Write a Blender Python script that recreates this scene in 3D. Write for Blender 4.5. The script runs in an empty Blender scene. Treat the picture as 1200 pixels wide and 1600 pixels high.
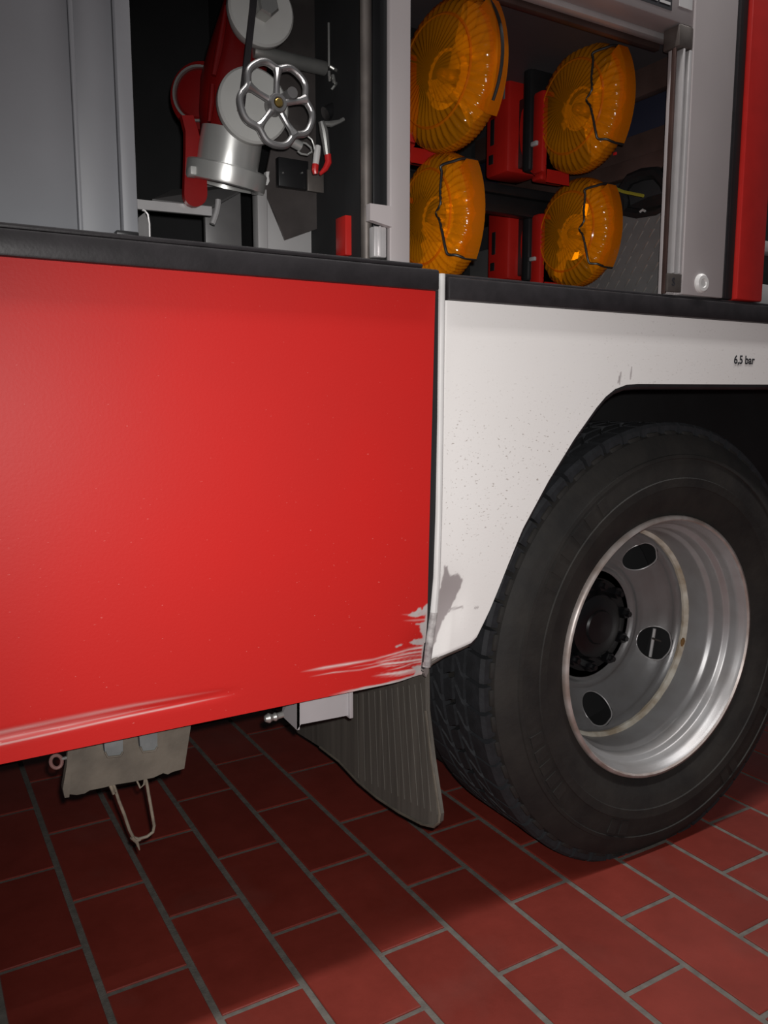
import bpy, bmesh, math, random
import numpy as np
from mathutils import Vector, Matrix, Euler

random.seed(7)
rng = np.random.default_rng(7)
S = bpy.context.scene
C = S.collection

# ------------------------------------------------------------------ camera
FPX = 1281.0
CAM = Vector((0.0, -0.93, 0.83))
YAW = math.radians(30.8)
PITCH = math.atan(178.0 / FPX)
FWD = Vector((math.sin(YAW) * math.cos(PITCH), math.cos(YAW) * math.cos(PITCH), -math.sin(PITCH)))
RGT = Vector((math.cos(YAW), -math.sin(YAW), 0))
UPV = RGT.cross(FWD)
cam_d = bpy.data.cameras.new('camera')
cam = bpy.data.objects.new('camera', cam_d)
C.objects.link(cam)
cam.location = CAM
cam.rotation_euler = Matrix((RGT, UPV, -FWD)).transposed().to_euler()
cam_d.sensor_fit = 'VERTICAL'
cam_d.sensor_height = 36.0
cam_d.lens = FPX / 1600.0 * 36.0
cam_d.clip_start = 0.02
S.camera = cam

# ------------------------------------------------------------------ light
S.view_settings.view_transform = 'Standard'
S.view_settings.look = 'None'
S.view_settings.gamma = 1.0
S.view_settings.use_curve_mapping = False
S.view_settings.exposure = 0.0
W = bpy.data.worlds.new('garage_air'); S.world = W; W.use_nodes = True
W.node_tree.nodes['Background'].inputs[0].default_value = (0.9, 0.93, 1.0, 1)
W.node_tree.nodes['Background'].inputs[1].default_value = 0.06

def area_light(name, loc, target, sx, sy, power, col):
    d = bpy.data.lights.new(name, 'AREA'); d.shape = 'RECTANGLE'
    d.size = sx; d.size_y = sy; d.energy = power; d.color = col
    o = bpy.data.objects.new(name, d); C.objects.link(o); o.location = loc
    o.rotation_euler = (Vector(target) - Vector(loc)).to_track_quat('-Z', 'Y').to_euler()
    return o
# the fluorescent tubes of the garage ceiling, one row just outside the truck's flank
area_light('garage_ceiling_tubes', (0.9, -0.36, 3.4), (0.9, -0.36, 0), 4.6, 0.13, 84, (1.0, 0.97, 0.95))
# the phone's own flash beside its lens
fl = bpy.data.lights.new('phone_flash', 'SPOT'); fl.energy = 50; fl.spot_size = math.radians(106); fl.spot_blend = 1.0; fl.color = (1.0, 0.98, 0.96)
fl.shadow_soft_size = 0.006
flo = bpy.data.objects.new('phone_flash', fl); C.objects.link(flo)
flo.location = CAM + RGT * 0.012 + UPV * 0.02 - FWD * 0.005
flo.rotation_euler = (FWD + RGT * 0.11 - UPV * 0.15).to_track_quat('-Z', 'Y').to_euler()

# ------------------------------------------------------------------ measuring helpers
def at(px, py, y):
    """point on the vertical plane y that lies along a sight line of the 1200x1600 frame"""
    d = FWD * FPX + RGT * (px - 600) - UPV * (py - 800)
    return CAM + d * ((y - CAM.y) / d.y)
def at_x(px, py, x):
    d = FWD * FPX + RGT * (px - 600) - UPV * (py - 800)
    return CAM + d * ((x - CAM.x) / d.x)
def mpp(px, py, y):
    return (at(px, py, y) - CAM).dot(FWD) / FPX

# ------------------------------------------------------------------ materials
MATS = {}
def mat(name, col, rough=0.5, metal=0.0, noise=0.0, nscale=30.0, bump=0.0, bscale=200.0, spec=0.5, coat=0.0,
        col2=None, rvar=0.0):
    m = bpy.data.materials.new(name); m.use_nodes = True
    nt = m.node_tree; b = nt.nodes['Principled BSDF']
    b.inputs['Base Color'].default_value = (*col, 1)
    b.inputs['Roughness'].default_value = rough
    b.inputs['Metallic'].default_value = metal
    b.inputs['Specular IOR Level'].default_value = spec
    b.inputs['Coat Weight'].default_value = coat
    b.inputs['Coat Roughness'].default_value = 0.08
    tc = nt.nodes.new('ShaderNodeTexCoord')
    if noise > 0:
        n = nt.nodes.new('ShaderNodeTexNoise'); n.inputs['Scale'].default_value = nscale; n.inputs['Detail'].default_value = 6
        nt.links.new(tc.outputs['Object'], n.inputs['Vector'])
        r = nt.nodes.new('ShaderNodeValToRGB')
        c2 = col2 if col2 else tuple(max(0, c * (1 - noise)) for c in col)
        r.color_ramp.elements[0].color = (*c2, 1); r.color_ramp.elements[0].position = 0.35
        r.color_ramp.elements[1].color = (*col, 1); r.color_ramp.elements[1].position = 0.65
        nt.links.new(n.outputs['Fac'], r.inputs['Fac'])
        nt.links.new(r.outputs['Color'], b.inputs['Base Color'])
        if rvar:
            mr = nt.nodes.new('ShaderNodeMapRange'); mr.inputs['To Min'].default_value = rough + rvar; mr.inputs['To Max'].default_value = rough - rvar
            nt.links.new(n.outputs['Fac'], mr.inputs['Value']); nt.links.new(mr.outputs['Result'], b.inputs['Roughness'])
    if bump > 0:
        n2 = nt.nodes.new('ShaderNodeTexNoise'); n2.inputs['Scale'].default_value = bscale; n2.inputs['Detail'].default_value = 4
        nt.links.new(tc.outputs['Object'], n2.inputs['Vector'])
        bp = nt.nodes.new('ShaderNodeBump'); bp.inputs['Strength'].default_value = bump; bp.inputs['Distance'].default_value = 0.002
        nt.links.new(n2.outputs['Fac'], bp.inputs['Height']); nt.links.new(bp.outputs['Normal'], b.inputs['Normal'])
    MATS[name] = m
    return m

mat('red_plastic', (0.42, 0.012, 0.008), 0.4, noise=0.2, nscale=12)
mat('red_cast', (0.17, 0.004, 0.004), 0.38, noise=0.25, nscale=14, bump=0.06, bscale=90)
mat('red_strip', (0.5, 0.018, 0.014), 0.35, noise=0.1)
mat('lever_red', (0.27, 0.006, 0.006), 0.4, noise=0.15)
mat('black_rubber', (0.022, 0.019, 0.021), 0.45, noise=0.3, nscale=40, bump=0.1, bscale=160)
mat('black_gap', (0.01, 0.01, 0.011), 0.6)
mat('black_plastic', (0.012, 0.012, 0.013), 0.4, noise=0.2)
mat('black_wire', (0.012, 0.011, 0.011), 0.45)
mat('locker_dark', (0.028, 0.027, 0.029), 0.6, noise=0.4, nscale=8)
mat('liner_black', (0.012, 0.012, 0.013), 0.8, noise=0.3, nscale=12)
mat('locker_grey', (0.235, 0.24, 0.257), 0.5, noise=0.08, nscale=9, bump=0.02)
mat('locker_light', (0.36, 0.35, 0.35), 0.5, noise=0.1, nscale=12)
mat('ceiling_grey', (0.07, 0.065, 0.07), 0.55, noise=0.15, nscale=8)
mat('pillar_alu', (0.47, 0.43, 0.43), 0.42, metal=0.15, noise=0.08, nscale=6, bump=0.02)
mat('rail_alu', (0.62, 0.6, 0.6), 0.35, metal=0.4, noise=0.08)
mat('zinc', (0.5, 0.5, 0.48), 0.38, metal=0.75, noise=0.15, nscale=25)
mat('tube_worn', (0.2, 0.175, 0.16), 0.45, metal=0.6, noise=0.4, nscale=22)
mat('steel_polished', (0.6, 0.6, 0.58), 0.3, metal=0.6, noise=0.06)
mat('wheel_alu', (0.5, 0.49, 0.49), 0.34, metal=0.85, noise=0.12, nscale=30, bump=0.03)
mat('cap_grey', (0.5, 0.5, 0.48), 0.5, metal=0.1, noise=0.06, nscale=20)
mat('brass', (0.6, 0.42, 0.13), 0.3, metal=0.9)
mat('polished_reflect_tone', (0.16, 0.14, 0.135), 0.28, metal=0.55, noise=0.5, nscale=9)  # grey-brown base stands in for reflections on the polished metal
mat('brown_anodised', (0.13, 0.08, 0.07), 0.4, metal=0.5, noise=0.4, nscale=10)  # brown brightened to carry the reflection on the locker's side wall
mat('navy', (0.012, 0.014, 0.03), 0.6)
mat('plate_grey', (0.17, 0.165, 0.165), 0.45, metal=0.3, noise=0.12)
mat('white_plastic', (0.62, 0.61, 0.6), 0.35, noise=0.06)
mat('tag_red', (0.55, 0.02, 0.02), 0.35)
mat('print_black', (0.02, 0.02, 0.025), 0.6)
mat('print_white', (0.6, 0.6, 0.6), 0.6)
mat('rim_silver', (0.385, 0.382, 0.387), 0.36, metal=0.45, noise=0.12, nscale=14, bump=0.02, col2=(0.32, 0.308, 0.305))
mat('rim_lip', (0.46, 0.41, 0.39), 0.42, metal=0.35, noise=0.3, nscale=30, col2=(0.3, 0.24, 0.21))
mat('weld_bead', (0.55, 0.52, 0.45), 0.6, noise=0.6, nscale=26, col2=(0.3, 0.24, 0.17), bump=0.3, bscale=180)
mat('hub_black', (0.005, 0.005, 0.006), 0.35, noise=0.3)
mat('rust', (0.22, 0.11, 0.03), 0.8, noise=0.4, nscale=60)
mat('tyre_side', (0.0235, 0.021, 0.0185), 0.72, noise=0.5, nscale=14, col2=(0.0125, 0.0115, 0.011), bump=0.35, bscale=70, spec=0.35)
mat('tyre_tread', (0.02, 0.021, 0.024), 0.75, noise=0.35, nscale=40, bump=0.4, bscale=120, spec=0.35)
mat('under_taupe', (0.12, 0.102, 0.080), 0.7, noise=0.35, nscale=25, bump=0.25, bscale=120)
mat('slot_bolt', (0.2, 0.215, 0.215), 0.5, metal=0.3, noise=0.25, nscale=40)
mat('wire_dirty', (0.22, 0.185, 0.14), 0.65, noise=0.4, nscale=70, bump=0.3, bscale=200)
mat('bracket_grey', (0.42, 0.4, 0.41), 0.45, metal=0.1, noise=0.1, nscale=12)
mat('scuffed', (0.5, 0.48, 0.47), 0.5, noise=0.6, nscale=60, col2=(0.2, 0.18, 0.18), bump=0.3)
mat('rust_pink', (0.2, 0.1, 0.09), 0.6, noise=0.3)
mat('grout', (0.13, 0.117, 0.102), 0.85, noise=0.3, nscale=60, bump=0.4, bscale=300)
mat('wall_plaster', (0.3, 0.29, 0.28), 0.9, noise=0.1)
mat('yellow_web', (0.28, 0.24, 0.02), 0.7)
mat('brown_dark', (0.02, 0.008, 0.004), 0.6)
mat('reflector_gold', (0.9, 0.8, 0.6), 0.3, metal=0.35)
mat('reflector_silver', (0.85, 0.8, 0.7), 0.25, metal=0.8)

def nodes_of(name):
    m = bpy.data.materials.new(name); m.use_nodes = True; MATS[name] = m
    return m, m.node_tree, m.node_tree.nodes['Principled BSDF']

def painted(name, col, dusty, bare, rough, speck_col, speck_lo, speck_scale):
    """vehicle paint; mesh attributes say where the paint is scraped ('scrape') or gone to bare metal ('bare')"""
    m, nt, b = nodes_of(name)
    tc = nt.nodes.new('ShaderNodeTexCoord')
    n = nt.nodes.new('ShaderNodeTexNoise'); n.inputs['Scale'].default_value = 4; n.inputs['Detail'].default_value = 7
    nt.links.new(tc.outputs['Object'], n.inputs['Vector'])
    r = nt.nodes.new('ShaderNodeValToRGB')
    r.color_ramp.elements[0].position = 0.3; r.color_ramp.elements[0].color = (*dusty, 1)
    r.color_ramp.elements[1].position = 0.7; r.color_ramp.elements[1].color = (*col, 1)
    nt.links.new(n.outputs['Fac'], r.inputs['Fac'])
    # small dirt specks
    sp = nt.nodes.new('ShaderNodeTexNoise'); sp.inputs['Scale'].default_value = speck_scale; sp.inputs['Detail'].default_value = 2
    mp = nt.nodes.new('ShaderNodeMapping'); mp.inputs['Scale'].default_value = (0.55, 1, 1.2); mp.inputs['Rotation'].default_value = (0, 0.25, 0)
    nt.links.new(tc.outputs['Object'], mp.inputs['Vector']); nt.links.new(mp.outputs['Vector'], sp.inputs['Vector'])
    sr = nt.nodes.new('ShaderNodeMapRange'); sr.inputs['From Min'].default_value = speck_lo; sr.inputs['From Max'].default_value = speck_lo + 0.06
    nt.links.new(sp.outputs['Fac'], sr.inputs['Value'])
    da = nt.nodes.new('ShaderNodeAttribute'); da.attribute_name = 'dirt'
    ml = nt.nodes.new('ShaderNodeMath'); ml.operation = 'MULTIPLY'
    nt.links.new(sr.outputs['Result'], ml.inputs[0]); nt.links.new(da.outputs['Fac'], ml.inputs[1])
    mx = nt.nodes.new('ShaderNodeMixRGB'); mx.inputs[2].default_value = (*speck_col, 1)
    nt.links.new(ml.outputs[0], mx.inputs[0]); nt.links.new(r.outputs['Color'], mx.inputs[1])
    sa = nt.nodes.new('ShaderNodeAttribute'); sa.attribute_name = 'scrape'
    m2 = nt.nodes.new('ShaderNodeMixRGB'); m2.inputs[2].default_value = (0.62, 0.5, 0.48, 1)
    nt.links.new(sa.outputs['Fac'], m2.inputs[0]); nt.links.new(mx.outputs[0], m2.inputs[1])
    ba = nt.nodes.new('ShaderNodeAttribute'); ba.attribute_name = 'bare'
    m3 = nt.nodes.new('ShaderNodeMixRGB'); m3.inputs[2].default_value = (*bare, 1)
    nt.links.new(ba.outputs['Fac'], m3.inputs[0]); nt.links.new(m2.outputs[0], m3.inputs[1])
    nt.links.new(m3.outputs[0], b.inputs['Base Color']); b.inputs['Specular IOR Level'].default_value = 0.28
    rr = nt.nodes.new('ShaderNodeMapRange'); rr.inputs['To Min'].default_value = rough; rr.inputs['To Max'].default_value = 0.6
    nt.links.new(ba.outputs['Fac'], rr.inputs['Value']); nt.links.new(rr.outputs['Result'], b.inputs['Roughness'])
    n2 = nt.nodes.new('ShaderNodeTexNoise'); n2.inputs['Scale'].default_value = 260; n2.inputs['Detail'].default_value = 2
    nt.links.new(tc.outputs['Object'], n2.inputs['Vector'])
    bp = nt.nodes.new('ShaderNodeBump'); bp.inputs['Strength'].default_value = 0.08; bp.inputs['Distance'].default_value = 0.001
    nt.links.new(n2.outputs['Fac'], bp.inputs['Height']); nt.links.new(bp.outputs['Normal'], b.inputs['Normal'])
    return m
painted('red_paint', (0.50, 0.0145, 0.012), (0.46, 0.016, 0.0135), (0.42, 0.38, 0.37), 0.48, (0.75, 0.3, 0.27), 0.73, 330)
painted('white_paint', (0.80, 0.78, 0.765), (0.77, 0.745, 0.725), (0.33, 0.295, 0.295), 0.36, (0.42, 0.38, 0.35), 0.66, 330)

def tile_mat():
    m, nt, b = nodes_of('quarry_tile')
    oi = nt.nodes.new('ShaderNodeObjectInfo'); tc = nt.nodes.new('ShaderNodeTexCoord')
    ge = nt.nodes.new('ShaderNodeNewGeometry')
    n = nt.nodes.new('ShaderNodeTexNoise'); n.inputs['Scale'].default_value = 11; n.inputs['Detail'].default_value = 8; n.inputs['Roughness'].default_value = 0.65
    nt.links.new(ge.outputs['Position'], n.inputs['Vector'])
    r = nt.nodes.new('ShaderNodeValToRGB')
    r.color_ramp.elements[0].position = 0.3; r.color_ramp.elements[0].color = (0.145, 0.019, 0.012, 1)
    r.color_ramp.elements[1].position = 0.75; r.color_ramp.elements[1].color = (0.2, 0.028, 0.019, 1)
    nt.links.new(n.outputs['Fac'], r.inputs['Fac'])
    hv = nt.nodes.new('ShaderNodeHueSaturation')
    mr = nt.nodes.new('ShaderNodeMapRange'); mr.inputs['To Min'].default_value = 0.82; mr.inputs['To Max'].default_value = 1.12
    nt.links.new(oi.outputs['Random'], mr.inputs['Value']); nt.links.new(mr.outputs['Result'], hv.inputs['Value'])
    nt.links.new(r.outputs['Color'], hv.inputs['Color'])
    # grey scuffs
    n3 = nt.nodes.new('ShaderNodeTexNoise'); n3.inputs['Scale'].default_value = 5; n3.inputs['Detail'].default_value = 9
    nt.links.new(ge.outputs['Position'], n3.inputs['Vector'])
    s = nt.nodes.new('ShaderNodeMapRange'); s.inputs['From Min'].default_value = 0.56; s.inputs['From Max'].default_value = 0.8; s.inputs['To Max'].default_value = 0.3
    nt.links.new(n3.outputs['Fac'], s.inputs['Value'])
    mx = nt.nodes.new('ShaderNodeMixRGB'); mx.inputs[2].default_value = (0.14, 0.065, 0.055, 1)
    nt.links.new(s.outputs['Result'], mx.inputs[0]); nt.links.new(hv.outputs['Color'], mx.inputs[1])
    nt.links.new(mx.outputs[0], b.inputs['Base Color'])
    b.inputs['Roughness'].default_value = 0.42
    n2 = nt.nodes.new('ShaderNodeTexNoise'); n2.inputs['Scale'].default_value = 120; n2.inputs['Detail'].default_value = 3
    nt.links.new(ge.outputs['Position'], n2.inputs['Vector'])
    bp = nt.nodes.new('ShaderNodeBump'); bp.inputs['Strength'].default_value = 0.08; bp.inputs['Distance'].default_value = 0.002
    nt.links.new(n2.outputs['Fac'], bp.inputs['Height']); nt.links.new(bp.outputs['Normal'], b.inputs['Normal'])
tile_mat()

def flap_mat():
    m, nt, b = nodes_of('flap_rubber')
    tc = nt.nodes.new('ShaderNodeTexCoord')
    mp = nt.nodes.new('ShaderNodeMapping'); mp.inputs['Scale'].default_value = (1, 70, 2.5)
    nt.links.new(tc.outputs['Object'], mp.inputs['Vector'])
    n = nt.nodes.new('ShaderNodeTexNoise'); n.inputs['Scale'].default_value = 1.0; n.inputs['Detail'].default_value = 5
    nt.links.new(mp.outputs['Vector'], n.inputs['Vector'])
    r = nt.nodes.new('ShaderNodeValToRGB')
    r.color_ramp.elements[0].position = 0.3; r.color_ramp.elements[0].color = (0.062, 0.056, 0.048, 1)
    r.color_ramp.elements[1].position = 0.7; r.color_ramp.elements[1].color = (0.112, 0.101, 0.086, 1)
    nt.links.new(n.outputs['Fac'], r.inputs['Fac'])
    nt.links.new(r.outputs['Color'], b.inputs['Base Color']); b.inputs['Roughness'].default_value = 0.65
flap_mat()

def amber_mat():
    m, nt, b = nodes_of('amber_lens')
    out = nt.nodes['Material Output']
    b.inputs['Base Color'].default_value = (0.95, 0.34, 0.006, 1)
    b.inputs['Roughness'].default_value = 0.13
    b.inputs['Coat Weight'].default_value = 0.5
    t = nt.nodes.new('ShaderNodeBsdfTransparent'); t.inputs[0].default_value = (1.0, 0.55, 0.05, 1)
    tr = nt.nodes.new('ShaderNodeBsdfTranslucent'); tr.inputs[0].default_value = (0.95, 0.36, 0.01, 1)
    a = nt.nodes.new('ShaderNodeMixShader'); a.inputs[0].default_value = 0.25
    nt.links.new(b.outputs[0], a.inputs[1]); nt.links.new(tr.outputs[0], a.inputs[2])
    c = nt.nodes.new('ShaderNodeMixShader'); c.inputs[0].default_value = 0.63
    nt.links.new(a.outputs[0], c.inputs[1]); nt.links.new(t.outputs[0], c.inputs[2])
    nt.links.new(c.outputs[0], out.inputs[0])
amber_mat()

# ------------------------------------------------------------------ mesh helpers
class MB:
    def __init__(self): self.v = []; self.f = []
    def add(self, vs, fs):
        o = len(self.v); self.v += [tuple(p) for p in vs]; self.f += [tuple(i + o for i in f) for f in fs]; return self
    def box(self, x0, x1, y0, y1, z0, z1, bev=0.0):
        """box with chamfered edges"""
        b = min(bev, (x1 - x0) * .49, (y1 - y0) * .49, (z1 - z0) * .49)
        if b <= 0:
            vs = [(x, y, z) for x in (x0, x1) for y in (y0, y1) for z in (z0, z1)]
            return self.add(vs, [(0, 1, 3, 2), (4, 6, 7, 5), (0, 4, 5, 1), (2, 3, 7, 6), (0, 2, 6, 4), (1, 5, 7, 3)])
        bm = bmesh.new(); bmesh.ops.create_cube(bm, size=1)
        for v in bm.verts:
            v.co = Vector(((x0 + x1) / 2 + v.co.x * (x1 - x0), (y0 + y1) / 2 + v.co.y * (y1 - y0), (z0 + z1) / 2 + v.co.z * (z1 - z0)))
        bmesh.ops.bevel(bm, geom=list(bm.edges), offset=b, segments=2, profile=0.5, affect='EDGES')
        bm.verts.index_update()
        self.add([v.co[:] for v in bm.verts], [[v.index for v in f.verts] for f in bm.faces]); bm.free(); return self
    def lathe(self, prof, origin, axis, seg=48, closed=False, rfun=None, phase=0.0, hfun=None):
        """prof: list of (radius, distance along axis)"""
        ax = Vector(axis).normalized(); o = Vector(origin)
        u = ax.orthogonal().normalized()
        if abs(ax.y) > 0.9: u = Vector((1, 0, 0)); u = (u - ax * u.dot(ax)).normalized()
        w = ax.cross(u); n = len(prof); vs = []
        for k in range(seg):
            a = 2 * math.pi * k / seg + phase
            d = u * math.cos(a) + w * math.sin(a)
            for j, (r, h) in enumerate(prof):
                rr = r * (rfun(a, j) if rfun else 1)
                vs.append(o + d * rr + ax * (h + (hfun(a, j) if hfun else 0)))
        fs = []
        for k in range(seg):
            k2 = (k + 1) % seg
            for j in range(n if closed else n - 1):
                j2 = (j + 1) % n
                fs.append((k * n + j, k * n + j2, k2 * n + j2, k2 * n + j))
        return self.add(vs, fs)
    def tube(self, pts, r, seg=10, closed=False, cap=True):
        pts = [Vector(p) for p in pts]; n = len(pts); rs = r if isinstance(r, (list, tuple)) else [r] * n
        vs = []; prev = None
        for i, p in enumerate(pts):
            if closed: t = pts[(i + 1) % n] - pts[i - 1]
            else: t = pts[min(i + 1, n - 1)] - pts[max(i - 1, 0)]
            t.normalize()
            if prev is None: u = t.orthogonal().normalized()
            else: u = (prev - t * prev.dot(t)).normalized()
            prev = u; w = t.cross(u)
            for k in range(seg):
                a = 2 * math.pi * k / seg; vs.append(p + (u * math.cos(a) + w * math.sin(a)) * rs[i])
        fs = []
        for i in range(n if closed else n - 1):
            i2 = (i + 1) % n
            for k in range(seg):
                k2 = (k + 1) % seg; fs.append((i * seg + k, i * seg + k2, i2 * seg + k2, i2 * seg + k))
        if cap and not closed:
            fs.append(tuple(range(seg - 1, -1, -1))); fs.append(tuple((n - 1) * seg + k for k in range(seg)))
        return self.add(vs, fs)
    def prism(self, poly, off):
        """poly: list of 3D points, extruded by vector off"""
        n = len(poly); off = Vector(off); a = [Vector(p) for p in poly]
        vs = a + [p + off for p in a]
        fs = [tuple(range(n)), tuple(range(2 * n - 1, n - 1, -1))] + [(i, i + n, (i + 1) % n + n, (i + 1) % n) for i in range(n)]
        return self.add(vs, fs)
    def mesh(self, name, smooth=None):
        me = bpy.data.meshes.new(name); me.from_pydata([tuple(p) for p in self.v], [], self.f); me.update()
        bm = bmesh.new(); bm.from_mesh(me); bmesh.ops.recalc_face_normals(bm, faces=bm.faces[:]); bm.to_mesh(me); bm.free()
        if smooth is not None: shade(me, smooth)
        return me
    def build(self, name, material, parent=None, smooth=30):
        me = self.mesh(name, smooth); me.materials.append(MATS[material])
        o = bpy.data.objects.new(name, me); C.objects.link(o)
        put(o, parent); return o

def shade(me, angle):
    me.shade_smooth()
    try: me.set_sharp_from_angle(angle=math.radians(angle))
    except Exception: pass

def put(o, parent):
    if parent is not None:
        bpy.context.view_layer.update() if False else None
        o.parent = parent
        o.matrix_parent_inverse = world_of(parent).inverted()
def world_of(o):
    m = o.matrix_basis.copy()
    if o.parent is not None: m = world_of(o.parent) @ o.matrix_parent_inverse @ m
    return m
def thing(name, loc, label, cat, group=None):
    o = bpy.data.objects.new(name, None); C.objects.link(o); o.location = loc; o.empty_display_size = 0.05
    tag(o, label, cat, group); return o
def tag(o, label, cat=None, group=None):
    o['label'] = label
    if cat: o['category'] = cat
    if group: o['group'] = group
    return o
def mesh_obj(name, me, parent):
    o = bpy.data.objects.new(name, me); C.objects.link(o); put(o, parent); return o

# ================================================================== FLOOR
gx0, pxx = 0.1972, 0.12575
gy0, pyy = 0.4180, 0.2486
jx, jy = 0.0105, 0.0085
m = MB(); m.box(-3.0, 5.0, -3.0, 6.0, -0.08, -0.0022)
floor = m.build('floor', 'grout'); floor['kind'] = 'structure'
floor['label'] = 'dark red quarry tile floor with grey joints in half bond'
def tile_geo(mb, cx, cy, dz=0.0):
    hx, hy, c = (pxx - jx) / 2, (pyy - jy) / 2, 0.0012
    z0, z1, z2 = -0.006, -0.0010 + dz, dz
    r = [(-hx, -hy), (hx, -hy), (hx, hy), (-hx, hy)]; q = [(-hx + c, -hy + c), (hx - c, -hy + c), (hx - c, hy - c), (-hx + c, hy - c)]
    vs = [(cx + a, cy + b, z0) for a, b in r] + [(cx + a, cy + b, z1) for a, b in r] + [(cx + a, cy + b, z2) for a, b in q]
    fs = [(8, 9, 10, 11)] + [(i, (i + 1) % 4, 4 + (i + 1) % 4, 4 + i) for i in range(4)] + [(4 + i, 4 + (i + 1) % 4, 8 + (i + 1) % 4, 8 + i) for i in range(4)]
    mb.add(vs, fs)
cells = []
for i in range(-24, 37):
    cx = gx0 + (i + 0.5) * pxx
    for k in range(-13, 22):
        cy = gy0 + (k + 0.5) * pyy - (pyy / 2 if i % 2 else 0)
        v = Vector((cx, cy, 0)) - CAM
        d = v.dot(FWD)
        px, py = (600 + FPX * v.dot(RGT) / d, 800 - FPX * v.dot(UPV) / d) if d > 0.05 else (-9999, 0)
        vis = -130 < px < 1330 and 1020 < py < 1730
        cells.append((0 if vis else 1, d if d > 0 else 99, cx, cy))
cells.sort()
t = MB(); tile_geo(t, 0, 0); tile_me = t.mesh('floor_tile'); tile_me.materials.append(MATS['quarry_tile'])
rest = MB()
for n, (nv, d, cx, cy) in enumerate(cells):
    if n < 260 and nv == 0:
        o = mesh_obj('floor_tile', tile_me, floor); o.location = (cx, cy, rng.uniform(-0.0004, 0.0004))
        o.rotation_euler = (0, 0, rng.uniform(-0.003, 0.003))
    elif not (cx < -2.9 or cx > 4.5):
        tile_geo(rest, cx, cy)
o = rest.build('floor_tile_field', 'quarry_tile', floor, smooth=None); o['kind'] = 'stuff'
m = MB(); m.box(-3.0, 5.0, 6.0, 6.1, 0, 3.6)
o = m.build('wall_back', 'wall_plaster'); o['kind'] = 'structure'

# ================================================================== TRUCK
truck = thing('fire_truck', (1.168, 0.5, 0), 'red and white fire truck with open side lockers and dented lower panels', 'truck')

# ---- value noise used to ragged the edges of scraped paint
def vnoise(x, z, sx, sz, seed):
    r = np.random.default_rng(seed); g = r.random((256, 256))
    X, Z = x * sx, z * sz
    i, j = np.floor(X).astype(int), np.floor(Z).astype(int); fx, fz = X - i, Z - j
    fx = fx * fx * (3 - 2 * fx); fz = fz * fz * (3 - 2 * fz)
    a = lambda p, q: g[p % 256, q % 256]
    return (a(i, j) * (1 - fx) + a(i + 1, j) * fx) * (1 - fz) + (a(i, j + 1) * (1 - fx) + a(i + 1, j + 1) * fx) * fz
def fbm(x, z, sx, sz, seed):
    return (vnoise(x, z, sx, sz, seed) + .5 * vnoise(x, z, 2 * sx, 2 * sz, seed + 1) + .25 * vnoise(x, z, 4 * sx, 4 * sz, seed + 2)) / 1.75
def sm(a, b, t):
    t = np.clip((t - a) / (b - a), 0, 1); return t * t * (3 - 2 * t)

def skin_panel(name, X, Y, Z, depth, material, parent, attrs):
    """a sheet given as grids X,Y,Z [rows, cols] with a folded-back rim of the given depth"""
    nr, nc = X.shape
    P = np.stack([X, Y, Z], -1).reshape(-1, 3)
    idx = np.arange(nr * nc).reshape(nr, nc)
    q = np.stack([idx[:-1, :-1], idx[:-1, 1:], idx[1:, 1:], idx[1:, :-1]], -1).reshape(-1, 4)
    loop = list(idx[0, :]) + list(idx[1:, -1]) + list(idx[-1, -2::-1]) + list(idx[-2:0:-1, 0])
    cx, cz = X.mean(), Z.mean()
    base = len(P)
    back = P[loop].copy(); back[:, 1] += depth
    P2 = np.vstack([P, back])
    L = len(loop)
    rim = [(loop[i], base + i, base + (i + 1) % L, loop[(i + 1) % L]) for i in range(L)]
    faces = [tuple(f) for f in q.tolist()] + [tuple(int(v) for v in f) for f in rim]
    me = bpy.data.meshes.new(name); me.from_pydata(P2.tolist(), [], faces); me.update()
    me.materials.append(MATS[material])
    for an, av in attrs.items():
        full = np.concatenate([av.reshape(-1), av.reshape(-1)[loop]]).astype(np.float32)
        at_ = me.attributes.new(an, 'FLOAT', 'POINT'); at_.data.foreach_set('value', full)
    bm = bmesh.new(); bm.from_mesh(me); bmesh.ops.recalc_face_normals(bm, faces=bm.faces[:]); bm.to_mesh(me); bm.free()
    shade(me, 40)
    o = bpy.data.objects.new(name, me); C.objects.link(o); put(o, parent); return o

# ---- red lower panel
xs = np.concatenate([np.linspace(-0.55, 0.05, 20)[:-1], np.linspace(0.05, 0.634, 430)])
zs = np.concatenate([np.linspace(0.4395, 0.575, 125)[:-1], np.linspace(0.575, 0.971, 60)])
XX, ZZ = np.meshgrid(xs, zs)
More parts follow.
